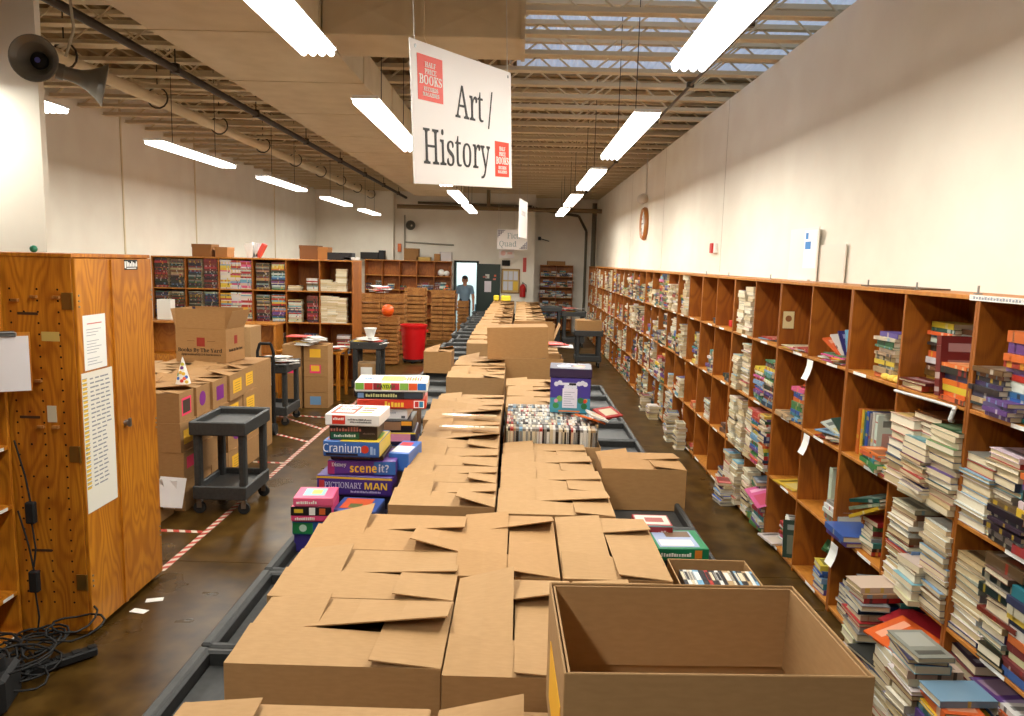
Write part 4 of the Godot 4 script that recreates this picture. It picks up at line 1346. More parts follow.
	o = game(-0.905, -0.635, 0.745, 0.915, B - 0.02, 0.3, rgb(40, 36, 40), "black game box at the bottom of the rear stack")
	o = game(-0.915, -0.625, 0.917, 1.015, B - 0.02, 0.3, rgb(62, 100, 170), "blue game box low in the rear stack")
	s = o.get_meta("size")
	panel(o, "print", s, "f", 0.4, 0.95, 0.1, 0.9, rgb(214, 196, 190))
	o = game(-0.915, -0.620, 1.017, 1.095, B, 0.3, rgb(40, 32, 60), "black and pink game box with yellow lid edge in the rear stack", 0.06)
	s = o.get_meta("size")
	panel(o, "print", s, "f", 0.3, 0.9, 0.3, 0.9, rgb(220, 140, 170))
	panel(o, "print", s, "f", 0.2, 1.0, 0.9, 1.0, rgb(230, 200, 60))
	o = game(-0.920, -0.635, 1.097, 1.170, B - 0.01, 0.29, rgb(32, 26, 28), "black space adventure game box in the rear stack", 0.04)
	s = o.get_meta("size")
	panel(o, "print", s, "f", 0.35, 0.75, 0.15, 0.85, rgb(140, 104, 76))
	panel(o, "print", s, "f", 0.76, 0.98, 0.55, 0.9, rgb(224, 150, 40))
	panel(o, "print", s, "f", 0.04, 0.2, 0.55, 0.8, rgb(40, 90, 170))
	o = game(-0.895, -0.665, 1.172, 1.240, B - 0.02, 0.26, rgb(216, 212, 212), "plain white box in the rear stack", 0.02)
	s = o.get_meta("size")
	squiggle(o, s, "f", 0.3, 0.7, 0.55, 0.14, rgb(150, 150, 160))
	panel(o, "barcode", s, "f", 0.84, 0.94, 0.14, 0.36, rgb(70, 70, 76))
	o = game(-0.975, -0.560, 1.242, 1.300, B, 0.29, rgb(206, 58, 34), "red orange word game box in the rear stack", 0.09)
	s = o.get_meta("size")
	squiggle(o, s, "f", 0.4, 0.68, 0.2, 0.55, rgb(232, 190, 60))
	panel(o, "print", s, "f", 0.82, 0.97, 0.12, 0.88, wht)
	panel(o, "print", s, "f", 0.835, 0.89, 0.2, 0.8, rgb(196, 40, 36))
	panel(o, "print", s, "f", 0.9, 0.955, 0.2, 0.8, rgb(40, 120, 160))
	o = game(-0.975, -0.575, 1.302, 1.345, B, 0.28, rgb(48, 58, 70), "dark slate strategy game box second from top of the rear stack", 0.06)
	s = o.get_meta("size")
	panel(o, "print", s, "f", 0.0, 0.72, 0.05, 0.95, rgb(24, 26, 28))
	panel(o, "print", s, "f", 0.02, 0.11, 0.15, 0.85, rgb(120, 150, 190))
	squiggle(o, s, "f", 0.14, 0.62, 0.3, 0.42, rgb(200, 196, 130))
	o = game(-0.985, -0.550, 1.347, 1.407, B + 0.01, 0.28, rgb(238, 236, 228), "white board game box lettered PAYDAY with coloured squares, top of rear stack", 0.08)
	s = o.get_meta("size")
	var cc := [rgb(120, 170, 60), rgb(206, 56, 40), rgb(150, 30, 44), rgb(220, 222, 60), rgb(190, 40, 60), rgb(130, 176, 70), rgb(226, 90, 40), rgb(40, 110, 190)]
	for k in 8:
		panel(o, "print", s, "f", 0.01 + 0.122 * k, 0.125 + 0.122 * k, 0.22, 0.9, cc[k])
	letters(o, "lettering", "PAYDAY", 0.03, Vector3(-0.03, 0.034, s.z / 2 + 0.005), 0, rgb(40, 90, 40), 1.0, false, true)
	panel(o, "print", s, "t", 0.35, 0.66, 0.2, 0.8, rgb(190, 206, 60))
	squiggle(o, s, "t", 0.36, 0.85, 0.3, 0.34, rgb(200, 214, 50))
	squiggle(o, s, "t", 0.1, 0.24, 0.3, 0.24, rgb(120, 150, 190))
	squiggle(o, s, "t", 0.7, 0.92, 0.25, 0.4, rgb(206, 90, 60))
	o = game(-1.2, -0.74, 1.2, 1.235, -5.5, 0.25, rgb(52, 46, 48), "long flat dark game box tilted behind the rear stack", 0.1)
	s = o.get_meta("size")
	o.rotation.z = 0.05
	squiggle(o, s, "f", 0.62, 0.95, 0.2, 0.6, rgb(206, 40, 40))
	panel(o, "print", s, "f", 0.4, 0.6, 0.2, 0.8, rgb(186, 140, 90))
	var sup := game(-1.1, -0.75, 0.745, 1.19, -5.55, 0.2, rgb(120, 84, 52), "brown box holding up the tilted flat game box")
	# right cart games
	var g := game(0.67, 0.91, 0.785, 0.845, -3.3, 0.24, rgb(24, 120, 76), "green boxed game with picture lid on the right cart", 0.05)
	s = g.get_meta("size")
	panel(g, "print", s, "t", 0.05, 0.84, 0.08, 0.92, rgb(150, 160, 190))
	panel(g, "print", s, "t", 0.1, 0.75, 0.15, 0.45, rgb(226, 216, 200))
	panel(g, "print", s, "t", 0.3, 0.8, 0.6, 0.9, rgb(110, 84, 60))
	panel(g, "print", s, "f", 0.72, 0.86, 0.2, 0.85, rgb(226, 130, 40))
	squiggle(g, s, "f", 0.06, 0.66, 0.35, 0.26, wht)
	game(0.68, 0.9, 0.742, 0.783, -3.32, 0.2, rgb(60, 52, 60), "flat dark game box under the green game")
	g = game(0.6, 0.78, 0.742, 0.81, -3.5, 0.16, rgb(140, 36, 36), "lower red card game box beside the green game", 0.02)
	s = g.get_meta("size")
	squiggle(g, s, "f", 0.5, 0.9, 0.3, 0.3, rgb(190, 170, 170))
	g = game(0.605, 0.785, 0.812, 0.88, -3.5, 0.16, rgb(150, 40, 40), "upper red card game box beside the green game", 0.0)
	s = g.get_meta("size")
	squiggle(g, s, "f", 0.6, 0.9, 0.3, 0.3, rgb(210, 190, 186))
	panel(g, "print", s, "t", 0.05, 0.95, 0.1, 0.9, rgb(196, 190, 176))
	panel(g, "print", s, "t", 0.3, 0.8, 0.3, 0.7, rgb(150, 60, 50))
	for q in [g]: panel(q, "print", s, "f", 0.0, 1.0, 0.9, 1.0, rgb(120, 160, 160))

func purple_gift_box() -> void:
	var s := Vector3(0.3, 0.25, 0.3)
	var o := thing("storage_box", "dark purple lidded box with moonlit garden picture and white notice", "box", Vector3(0.39, 1.086, -5.33), -0.06)
	var b := MB.new()
	b.cbox(Vector3(0, s.y / 2, 0), Vector3(0.285, s.y, 0.285), 0.003)
	part(o, "body", b.mesh(), flat(rgb(66, 54, 140), 0.35))
	b = MB.new()
	b.cbox(Vector3(0, 0.285, 0), s * Vector3(1, 0.26, 1), 0.004)
	part(o, "lid", b.mesh(), flat(rgb(44, 28, 62), 0.45))
	var q := Vector3(0.285, 0.25, 0.285)
	panel(o, "print", q, "f", 0.0, 1.0, 0.0, 0.42, rgb(66, 140, 160))
	panel(o, "print", q, "r", 0.0, 1.0, 0.0, 1.0, rgb(70, 48, 56))
	b = MB.new()
	for a in [[-0.1, 0.21], [-0.075, 0.22], [0.06, 0.215], [0.085, 0.222], [0.105, 0.212], [0.0, 0.19], [0.03, 0.192], [-0.03, 0.19]]:
		b.cyl(Vector3(a[0], a[1] - 0.005, 0.1425), Vector3(a[0], a[1] - 0.005, 0.1435), 0.017, 0.017, 12)
	b.bb(-0.08, 0.08, 0.198, 0.216, 0.1425, 0.1434)
	part(o, "cloud_print", b.mesh(), flat(rgb(214, 214, 226), 0.5))
	b = MB.new()
	b.bb(-0.01, 0.04, 0.198, 0.214, 0.1434, 0.1442)
	part(o, "bar_print", b.mesh(), M.black)
	b = MB.new()
	b.bb(-0.055, 0.05, 0.035, 0.175, 0.1425, 0.1448)
	var n := part(o, "notice", b.mesh(), flat(rgb(220, 214, 226), 0.6))
	b = MB.new()
	for k in 7:
		b.bb(-0.045, 0.03 - 0.012 * (k % 3), 0.05 + 0.016 * k, 0.054 + 0.016 * k, 0.1448, 0.1453)
	part(n, "small_print", b.mesh(), flat(rgb(150, 146, 166), 0.6))
	for a in [[-0.1, 0.05, 56, 132, 72], [-0.1, 0.085, 206, 140, 170], [-0.075, 0.1, 120, 160, 70], [0.1, 0.05, 40, 110, 60], [0.105, 0.085, 200, 60, 40], [0.11, 0.09, 226, 170, 60], [0.075, 0.09, 46, 110, 60]]:
		b = MB.new()
		b.cyl(Vector3(a[0], a[1], 0.1425), Vector3(a[0], a[1], 0.144 + 0.0004 * (a[2] % 7)), 0.022 if a[2] < 200 else 0.014, 0.022 if a[2] < 200 else 0.014, 12)
		part(o, "flower_print", b.mesh(), flat(rgb(a[2], a[3], a[4]), 0.5))
	b = MB.new()
	b.bb(-0.08, 0.07, 0.006, 0.016, 0.1425, 0.144)
	part(o, "stripe", b.mesh(), flat(rgb(220, 120, 50), 0.5))
	for a in [[-0.05, 0.02, 0.05, 200, 200, 216], [0.06, 0.0, 0.045, 220, 110, 40], [0.0, -0.06, 0.04, 96, 84, 130], [0.07, 0.07, 0.03, 190, 70, 60]]:
		b = MB.new()
		b.cyl(Vector3(a[0], 0.3175, a[1]), Vector3(a[0], 0.3185, a[1]), a[2], a[2], 14)
		part(o, "lid_print", b.mesh(), flat(rgb(a[3], a[4], a[5]), 0.4))
	for k in 5:
		b = MB.new()
		b.cyl(Vector3(-0.1425, 0.09 + 0.026 * k, 0.02 * (k % 2)), Vector3(-0.1435, 0.09 + 0.026 * k, 0.02 * (k % 2)), 0.012, 0.012, 10)
		part(o, "side_print", b.mesh(), flat(rgb(210, 206, 206) if k != 3 else rgb(190, 60, 50), 0.5))

# ---------------------------------------------------------------- left side
func plywood_cabinet() -> void:
	var o := thing("storage_cabinet", "tall golden plywood cabinet with notices on its doors", "cabinet", Vector3(-2.36, 0, -3.89))
	var b := MB.new()
	b.cbox(Vector3(-0.425, 1.07, -0.011), Vector3(0.85, 2.08, 0.022), 0.002)
	part(o, "end_panel", b.mesh(), M.ply)
	b = MB.new()
	b.cbox(Vector3(-0.425, 1.07, -0.809), Vector3(0.85, 2.08, 0.022), 0.002)
	part(o, "end_panel", b.mesh(), M.ply)
	b = MB.new()
	b.cbox(Vector3(-0.43, 2.12, -0.41), Vector3(0.88, 0.02, 0.83), 0.002)
	part(o, "top", b.mesh(), M.ply)
	b = MB.new()
	b.bb(-0.84, -0.82, 0.03, 2.1, -0.02, -0.8)
	part(o, "back_panel", b.mesh(), M.ply)
	b = MB.new()
	b.bb(-0.84, -0.03, 0.0, 0.03, -0.03, -0.79)
	part(o, "plinth", b.mesh(), M.ply)
	var doors := [[-0.003, -0.348], [-0.354, -0.817]]
	var dn := []
	for d in doors:
		b = MB.new()
		b.cbox(Vector3(0.011, 1.07, (d[0] + d[1]) / 2), Vector3(0.02, 2.07, d[0] - d[1]), 0.003)
		dn.append(part(o, "door", b.mesh(), M.ply))
	# trim strip between the doors
	b = MB.new()
	b.cbox(Vector3(0.026, 1.07, -0.352), Vector3(0.012, 2.06, 0.03), 0.002)
	part(dn[1], "cover_strip", b.mesh(), M.ply)
	b = MB.new()
	b.cyl(Vector3(0.02, 1.13, -0.43), Vector3(0.045, 1.13, -0.43), 0.02, 0.02, 12)
	b.box(Vector3(0.05, 1.135, -0.43), Vector3(0.012, 0.05, 0.02))
	part(dn[1], "latch", b.mesh(), M.metal)
	# hinges: leaf on the end panel, bolts on the door
	for y in [1.88, 1.05, 0.32]:
		b = MB.new()
		b.box(Vector3(-0.03, y, 0.002), Vector3(0.05, 0.09, 0.004))
		b.cyl(Vector3(0.002, y - 0.045, 0.004), Vector3(0.002, y + 0.045, 0.004), 0.006, 0.006, 8)
		part(dn[0], "hinge", b.mesh(), M.brass)
		for k in 3:
			b = MB.new()
			b.cyl(Vector3(0.02, y - 0.03 + 0.03 * k, -0.025), Vector3(0.025, y - 0.03 + 0.03 * k, -0.025), 0.006, 0.006, 8)
			part(dn[0], "bolt", b.mesh(), M.metal)
			b = MB.new()
			b.cyl(Vector3(0.02, y - 0.03 + 0.03 * k, -0.8), Vector3(0.025, y - 0.03 + 0.03 * k, -0.8), 0.006, 0.006, 8)
			part(dn[1], "bolt", b.mesh(), M.metal)
	# shelf pin holes and pegs in the near end panel
	var hole := MB.new()
	hole.cyl(Vector3(0, 0, -0.004), Vector3(0, 0, 0.0006), 0.006, 0.006, 8)
	var hm := hole.mesh()
	for x in [-0.075, -0.185, -0.26, -0.33]:
		for k in 30:
			if x == -0.26 and k % 3: continue
			part(o, "pin_hole", hm, flat(rgb(26, 14, 6), 0.9), Vector3(x, 0.2 + 0.06 * k, 0))
	for a in [[-0.2, 1.9], [-0.08, 1.9], [-0.3, 1.88], [-0.12, 1.2], [-0.2, 1.2], [-0.2, 1.45]]:
		b = MB.new()
		b.box(Vector3(a[0], a[1], 0.008), Vector3(0.035, 0.014, 0.016))
		part(o, "shelf_peg", b.mesh(), M.crate)
	for a in [[-0.24, 1.81], [-0.26, 1.25], [-0.24, 0.5]]:
		b = MB.new()
		b.box(Vector3(a[0], a[1], 0.001), Vector3(0.11, 0.014, 0.002))
		part(o, "tape_mark", b.mesh(), flat(rgb(70, 44, 20), 0.8))
	b = MB.new()
	b.box(Vector3(-0.125, 1.69, 0.001), Vector3(0.095, 0.05, 0.002))
	part(o, "tag_plate", b.mesh(), flat(rgb(206, 176, 96), 0.6))
	b = MB.new()
	b.box(Vector3(-0.14, 1.27, 0.001), Vector3(0.05, 0.09, 0.002))
	part(o, "paper_tag", b.mesh(), flat(rgb(206, 196, 170), 0.8))
	# black sticker with pale print
	var st := thing("sticker", "small black sticker with white lettering on the cabinet top corner", "sticker", Vector3(-2.339, 2.07, -4.46))
	b = MB.new()
	b.bb(0, 0.001, -0.03, 0.03, -0.075, 0.075)
	part(st, "backing", b.mesh(), M.black)
	b = MB.new()
	for k in 7:
		b.bb(0.001, 0.0016, -0.012, 0.02 - 0.006 * (k % 3), 0.05 - 0.018 * k, 0.037 - 0.018 * k)
	b.bb(0.001, 0.0016, -0.024, -0.018, 0.05, -0.06)
	b.bb(0.001, 0.0016, -0.02, 0.02, 0.072, 0.058)
	part(st, "lettering", b.mesh(), M.white)
	# letter
	var n := thing("notice", "white typed notice with red heading taped to the cabinet door", "notice", Vector3(-2.338, 1.66, -4.045))
	b = MB.new()
	b.bb(0, 0.001, -0.16, 0.14, 0.108, -0.108)
	part(n, "sheet", b.mesh(), M.paper)
	b = MB.new()
	for k in 13:
		if k in [3, 9]: continue
		b.bb(0.001, 0.0014, 0.06 - 0.016 * k, 0.063 - 0.016 * k, 0.08, -0.06 + 0.05 * ((k * 7) % 3) / 2.0)
	part(n, "typing", b.mesh(), flat(rgb(150, 150, 158), 0.8))
	b = MB.new()
	b.bb(0.001, 0.0014, 0.09, 0.096, 0.07, -0.07)
	part(n, "heading", b.mesh(), flat(rgb(206, 120, 110), 0.8))
	# big chart
	var c := thing("wall_chart", "tall white chart with a yellow column taped to the cabinet door", "chart", Vector3(-2.338, 1.1, -4.05))
	b = MB.new()
	b.bb(0, 0.0014, -0.39, 0.39, 0.15, -0.15)
	part(c, "sheet", b.mesh(), flat(rgb(236, 230, 216), 0.5))
	var yb := MB.new()
	var gb := MB.new()
	for k in 26:
		var y := 0.36 - 0.024 * k
		yb.bb(0.0014, 0.002, y - 0.016, y - 0.003, 0.145, 0.105)
		gb.bb(0.0014, 0.002, y - 0.004, y, 0.145, 0.1)
		for q in 4:
			if q == 3 and k > 11 : continue
			gb.bb(0.0014, 0.002, y - 0.013, y - 0.005, 0.075 - 0.05 * q, 0.045 - 0.05 * q - 0.008 * ((k + q) % 3))
	part(c, "yellow_column", yb.mesh(), flat(rgb(240, 196, 60), 0.6))
	part(c, "figures", gb.mesh(), flat(rgb(146, 146, 150), 0.7))
	b = MB.new()
	b.ball(Vector3(0, 0.02, 0), 0.02, 10, 8)
	solo("green_ball", b, flat(rgb(40, 120, 90), 0.4), "tiny green ornament on top of the plywood cabinet", "ornament", "", Vector3(-2.62, 2.13, -4.0))
	# scraps of paper on the floor
	for a in [[-2.22, -4.35, 0.3], [-2.24, -4.2, -0.2]]:
		b = MB.new()
		b.bb(-0.05, 0.05, 0, 0.002, -0.025, 0.025)
		solo("paper_scrap", b, M.paper, "torn white paper scrap on the floor below the cabinet, %s" % ("farther one" if a[2] > 0 else "nearer one"), "paper", "", Vector3(a[0], 0.001, a[1]), a[2])

func near_left() -> void:
	var o := thing("shelf_unit", "plywood shelf unit cut off by the left picture edge", "shelf", Vector3(-2.72, 0, -3.87))
	var b := MB.new()
	b.cbox(Vector3(-0.2, 1.06, 0.012), Vector3(0.4, 2.12, 0.022), 0.002)
	part(o, "side_panel", b.mesh(), M.ply)
	b = MB.new()
	b.cbox(Vector3(-0.2, 1.06, 1.2), Vector3(0.4, 2.12, 0.022), 0.002)
	part(o, "side_panel", b.mesh(), M.ply)
	for y in [2.1, 1.44, 1.09, 0.76, 0.27, 0.03]:
		b = MB.new()
		b.cbox(Vector3(-0.2, y, 0.606), Vector3(0.4, 0.024, 1.162), 0.002)
		part(o, "shelf", b.mesh(), M.ply)
		b = MB.new()
		b.bb(0.001, 0.002, y - 0.009, y + 0.009, 0.06, 0.14)
		part(o, "label_strip", b.mesh(), M.paper)
	b = MB.new()
	b.bb(-0.4, -0.39, 0.03, 2.1, 0.02, 1.19)
	part(o, "back_panel", b.mesh(), M.ply)
	for y in [1.105, 0.775, 0.285]:
		b = MB.new()
		b.cbox(Vector3(0, 0.06, 0), Vector3(0.13, 0.12, 0.2), 0.03)
		b.tube([Vector3(0.06, 0.05, 0.1), Vector3(0.12, -0.1, 0.14), Vector3(0.11, -0.4, 0.1)], 0.006, 5)
		solo("charger", b, M.black, "black device with a dangling cord on the left shelf, %s" % {1.105: "upper one", 0.775: "middle one", 0.285: "lower one"}[y], "charger", "", Vector3(-2.81, y - 0.001, -3.6))
	# clipboard
	var c := thing("clipboard", "clipboard with white sheets hanging on the left shelf unit", "clipboard", Vector3(-2.62, 1.57, -3.72), 0.5)
	b = MB.new()
	b.cbox(Vector3(0, 0, 0), Vector3(0.23, 0.31, 0.004), 0.0015)
	part(c, "board", b.mesh(), M.ply)
	b = MB.new()
	b.bb(-0.108, 0.108, -0.15, 0.135, 0.002, 0.006)
	part(c, "paper", b.mesh(), flat(rgb(226, 222, 224), 0.8))
	b = MB.new()
	b.cbox(Vector3(0, 0.145, 0.01), Vector3(0.12, 0.025, 0.014), 0.005)
	b.cyl(Vector3(-0.05, 0.155, 0.014), Vector3(0.05, 0.155, 0.014), 0.008, 0.008, 8)
	part(c, "clip", b.mesh(), M.metal)
	# power bricks and cords hanging by the cabinet
	for k in 2:
		b = MB.new()
		b.cbox(Vector3.ZERO, Vector3(0.05, 0.12, 0.035), 0.006)
		b.tube([Vector3(0, 0.06, 0), Vector3(-0.02, 0.2, 0.0), Vector3(-0.06, 0.4, 0.01)], 0.005, 5)
		b.tube([Vector3(0, -0.06, 0), Vector3(0.02, -0.2, 0.01), Vector3(0.01, -0.3, 0.02)], 0.005, 5)
		solo("power_brick", b, M.black, "black power brick hanging beside the cabinet, %s one" % ["upper", "lower"][k], "power adapter", "", Vector3(-2.6 + 0.01 * k, [0.74, 0.36][k], -3.82 + 0.02 * k))
	# tangle of cords
	var g := RandomNumberGenerator.new()
	g.seed = 41
	for k in 26:
		b = MB.new()
		var pts := []
		var c0 := Vector3(g.randf_range(-2.72, -2.36), 0.02, g.randf_range(-3.8, -3.25))
		var r := g.randf_range(0.05, 0.17)
		for q in 22:
			var a := q * 0.55 + k
			pts.append(c0 + Vector3(cos(a) * r * (1 + 0.25 * sin(a * 0.37 + k)), 0.012 + 0.03 * absf(sin(a * 0.9 + k)) + 0.022 * (k % 6), sin(a) * r * 1.1) + Vector3(0.003 * q, 0, 0.006 * q))
		b.tube(pts, 0.006, 5)
		solo("tangled_cable", b, M.black, "black power cord in the tangle on the floor at the left corner", "cord", "tangled cords on the floor")
	b = MB.new()
	b.cbox(Vector3(0, 0.03, 0), Vector3(0.06, 0.045, 0.34), 0.008)
	for k in 5: b.bb(-0.02, 0.02, 0.055, 0.058, -0.17 + 0.075 * k, -0.13 + 0.075 * k)
	solo("power_strip", b, M.black, "black power strip lying in the tangle of cords", "power strip", "", Vector3(-2.33, 0, -3.58), -0.75)
	b = MB.new()
	b.cbox(Vector3(0, 0.09, 0), Vector3(0.3, 0.18, 0.24), 0.02)
	b.cyl(Vector3(0.08, 0.18, 0), Vector3(0.08, 0.24, 0), 0.05, 0.04, 10)
	solo("black_device", b, M.black, "black device standing in the cord tangle at the left edge", "device", "", Vector3(-2.5, 0, -3.22), 0.3)

func sticker(o: Node3D, y0: float, y1: float, z0: float, z1: float, x: float, col: Color, called := "sticker", round_one := false) -> void:
	var b := MB.new()
	if round_one:
		b.t = Transform3D(Basis.from_scale(Vector3(1, (y1 - y0) / 2, absf(z1 - z0) / 2)), Vector3(x, (y0 + y1) / 2, (z0 + z1) / 2))
		b.cyl(Vector3.ZERO, Vector3(0.001, 0, 0), 1.0, 1.0, 20)
	else:
		b.bb(x, x + 0.001, y0, y1, z0, z1)
	part(o, called, b.mesh(), flat(col, 0.7))

func left_cartons() -> void:
	var zs := [-5.95, -6.25, -6.56, -6.92, -7.36, -7.76]
	var h := 0.247
	for c in 5:
		for r in 4:
			var zf: float = zs[c]
			var zb: float = zs[c + 1] + 0.008
			var top := r == 3
			var xj := 0.012 * ((c * 3 + r * 5) % 4)
			var lab := "brown carton with paper marker, %s row from aisle front, %s layer from floor, left stack" % [ordinal(c + 1), ordinal(r + 1)]
			var o := cart_box(-3.3 - xj, -2.74 - xj, zf, zb, 0.002 + r * 0.249, 0.002 + r * 0.249 + h, lab, "marked cartons stacked behind the cabinet", M.card_shaded, 0 if top else 3, 0.015 * ((c * 5 + r * 3) % 5 - 2))
			var x := 0.28
			var w := zf - zb
			var pur := rgb(128, 30, 130)
			var yel := rgb(244, 186, 46)
			var pnk := rgb(240, 60, 100)
			match c * 4 + r:
				3:
					sticker(o, 0.05, 0.2, w * 0.35, -w * 0.3, x, pnk)
					sticker(o, 0.07, 0.18, w * 0.28, -w * 0.22, x + 0.001, rgb(70, 52, 40))
				2: sticker(o, 0.06, 0.18, w * 0.3, -w * 0.25, x, yel)
				1:
					sticker(o, 0.1, 0.2, w * 0.3, -w * 0.2, x, pnk)
				7: sticker(o, 0.07, 0.2, w * 0.3, -w * 0.15, x, pur, "sticker", true)
				6: sticker(o, 0.05, 0.18, w * 0.3, -w * 0.15, x, pur, "sticker", true)
				11:
					sticker(o, 0.06, 0.19, w * 0.25, -w * 0.25, x, pur)
				10:
					sticker(o, 0.08, 0.18, w * 0.3, 0.0, x, rgb(236, 150, 130))
					sticker(o, 0.06, 0.18, w * 0.1, -w * 0.3, x + 0.001, pur, "sticker", true)
				13: sticker(o, 0.08, 0.19, w * 0.2, -w * 0.3, x, pur, "sticker", true)
				14, 15, 18, 19, 17, 12: 
					sticker(o, 0.06, 0.19, w * 0.3, -w * 0.25, x, yel)
					for q in 4: sticker(o, 0.08 + 0.025 * q, 0.084 + 0.025 * q, w * 0.2, -w * 0.15, x + 0.001, rgb(150, 110, 40), "handwriting")
	# a second file behind, seen only from above
	for c in 5:
		var zf: float = zs[c]
		var zb: float = zs[c + 1] + 0.008
		cart_box(-3.95, -3.36, zf, zb, 0.002, 0.996, "tall closed carton in the second file of the left stack, %s from the front" % ordinal(c + 1), "second file of cartons behind the cabinet", M.card)
	cart_box(-3.75, -2.8, -7.77, -8.3, 0.002, 0.99, "wide carton carrying the printed open carton", "", M.card_shaded, 3)
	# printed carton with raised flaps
	var o := carton(-3.33, 1.0, -7.95, 0.56, 0.42, 0.36, "open brown carton lettered Books By The Yard on the left stack", "", M.card_shaded, -0.1, 2)
	letters(o, "lettering", "Books By The Yard", 0.056, Vector3(-0.01, 0.13, 0.2115), 0, rgb(36, 20, 8), 0.94, true, true)
	letters(o, "lettering", "Approximately 2 ft hardcovers", 0.03, Vector3(0.0, 0.085, 0.2115), 0, rgb(36, 20, 8), 0.95, true, true)
	var b := MB.new()
	b.bb(-0.045, 0.045, 0.17, 0.265, 0.21, 0.2112)
	part(o, "red_mark", b.mesh(), flat(rgb(150, 44, 26), 0.7))
	b = MB.new()
	b.bb(-0.15, -0.07, 0.225, 0.23, 0.21, 0.2112)
	b.bb(0.07, 0.16, 0.225, 0.23, 0.21, 0.2112)
	part(o, "rule_mark", b.mesh(), flat(rgb(120, 76, 40), 0.7))
	b = MB.new()
	b.bb(0.28, 0.2812, 0.19, 0.28, 0.03, -0.04)
	part(o, "red_mark", b.mesh(), flat(rgb(150, 44, 26), 0.7))
	letters(o, "lettering", "Books By The Yard", 0.04, Vector3(0.2815, 0.13, 0.0), PI / 2, rgb(36, 20, 8), 0.8, true, true)
	# party hat
	var hat := thing("party_hat", "white cone party hat with coloured balloons dots on the cartons", "party hat", Vector3(-2.88, 1.03, -6.28))
	b = MB.new()
	b.lathe(Vector3.ZERO, [Vector2(0.062, 0), Vector2(0.003, 0.23)], 24)
	part(hat, "cone", b.mesh(), flat(rgb(240, 236, 228), 0.5))
	var dots := [[0.2, 0.03, 206, 60, 40], [1.0, 0.06, 40, 90, 180], [-0.5, 0.05, 40, 100, 190], [0.5, 0.09, 236, 190, 50], [-0.2, 0.1, 226, 180, 60], [0.9, 0.02, 226, 190, 60], [0.1, 0.14, 120, 60, 130], [0.6, 0.05, 220, 90, 40], [-0.9, 0.08, 60, 140, 80], [0.3, 0.17, 210, 200, 70]]
	for d in dots:
		var rr: float = 0.062 - 0.059 * d[1] / 0.23
		b = MB.new()
		var nn := Vector3(sin(d[0]), 0.25, cos(d[0])).normalized()
		var p := Vector3(sin(d[0]) * rr, d[1], cos(d[0]) * rr)
		b.cyl(p - nn * 0.002, p + nn * 0.0015, 0.015, 0.015, 10)
		part(hat, "dot", b.mesh(), flat(rgb(d[2], d[3], d[4]), 0.5))
	# carton and plastic bag at the foot of the stack
	cart_box(-3.3, -2.82, -5.55, -5.9, 0.002, 0.22, "low brown carton on the floor behind the cabinet", "", M.card_shaded, 1)
	b = MB.new()
	b.paint(rgb(226, 222, 220))
	for k in 4:
		b.t = Transform3D(Basis.from_euler(Vector3(0.5 - 0.25 * k, 0.4 * k - 0.5, 0.2 - 0.15 * k)), Vector3(-0.1 + 0.07 * k, 0.12 + 0.02 * (k % 2), 0.0))
		b.box(Vector3.ZERO, Vector3(0.2, 0.24, 0.006))
	solo("paper_bundle", b, M.page, "crumpled white papers stuffed in the low carton behind the cabinet", "papers", "", Vector3(-2.86, 0.1, -5.72))
	# cartons of the second stack by the bookcase
	var n := 0
	for c in 2:
		for r in 4:
			n += 1
			var x0: float = [-3.3, -3.02][c]
			var q := cart_box(x0, x0 + [0.26, 0.34][c], -10.28 - 0.04 * c, -10.65, 0.002 + 0.226 * r, 0.226 * r + 0.224, "small brown carton, %s layer from floor, %s column of the middle stack" % [ordinal(r + 1), ["left", "right"][c]], "cartons of the small stack by the bookcase", M.card_shaded, 3, 0.03 * ((c * 2 + r * 3) % 3 - 1))
			var wd: float = [0.26, 0.34][c]
			var dp: float = [0.37, 0.33][c]
			var tagc := {"0_2": pinkish(0), "1_3": pinkish(1), "1_2": pinkish(0), "1_0": pinkish(2)}
			var key := "%d_%d" % [c, r]
			if tagc.has(key):
				b = MB.new()
				b.bb(-wd * 0.25, wd * 0.2, 0.05, 0.17, dp / 2, dp / 2 + 0.001)
				part(q, "sticker", b.mesh(), flat(tagc[key], 0.7))
				if key == "1_2":
					b = MB.new()
					b.bb(-wd * 0.2, wd * 0.15, 0.08, 0.16, dp / 2 + 0.001, dp / 2 + 0.002)
					part(q, "sticker", b.mesh(), flat(pinkish(1), 0.7))
	papers(-3.0, 0.906, -10.45, 10, "heap of newspapers and magazines on the small carton stack")
	# two carts behind the stack
	utility_cart(-2.43, -6.17, 0.62, 0.46, "empty dark grey utility cart parked by the marked cartons", "", PI / 2 + PI)
	var bc := thing("hand_cart", "black upright hand cart with white notice beside the marked cartons", "cart", Vector3(-3.0, 0, -8.72))
	b = MB.new()
	b.tube([Vector3(-0.1, 0.1, 0), Vector3(-0.1, 1.0, 0), Vector3(-0.07, 1.1, 0), Vector3(0.06, 1.1, 0), Vector3(0.09, 1.0, 0), Vector3(0.09, 0.1, 0)], 0.018, 8)
	part(bc, "frame", b.mesh(), M.black)
	b = MB.new()
	b.cbox(Vector3(0, 0.55, -0.01), Vector3(0.18, 0.8, 0.012), 0.003)
	part(bc, "back_plate", b.mesh(), M.black)
	b = MB.new()
	b.bb(-0.05, 0.06, 0.6, 0.88, 0.0, 0.002)
	part(bc, "notice", b.mesh(), M.paper)
	for s in [-0.1, 0.1]:
		b = MB.new()
		b.cyl(Vector3(s - 0.02, 0.07, 0.03), Vector3(s + 0.02, 0.07, 0.03), 0.07, 0.07, 14)
		part(bc, "wheel", b.mesh(), M.rubber)
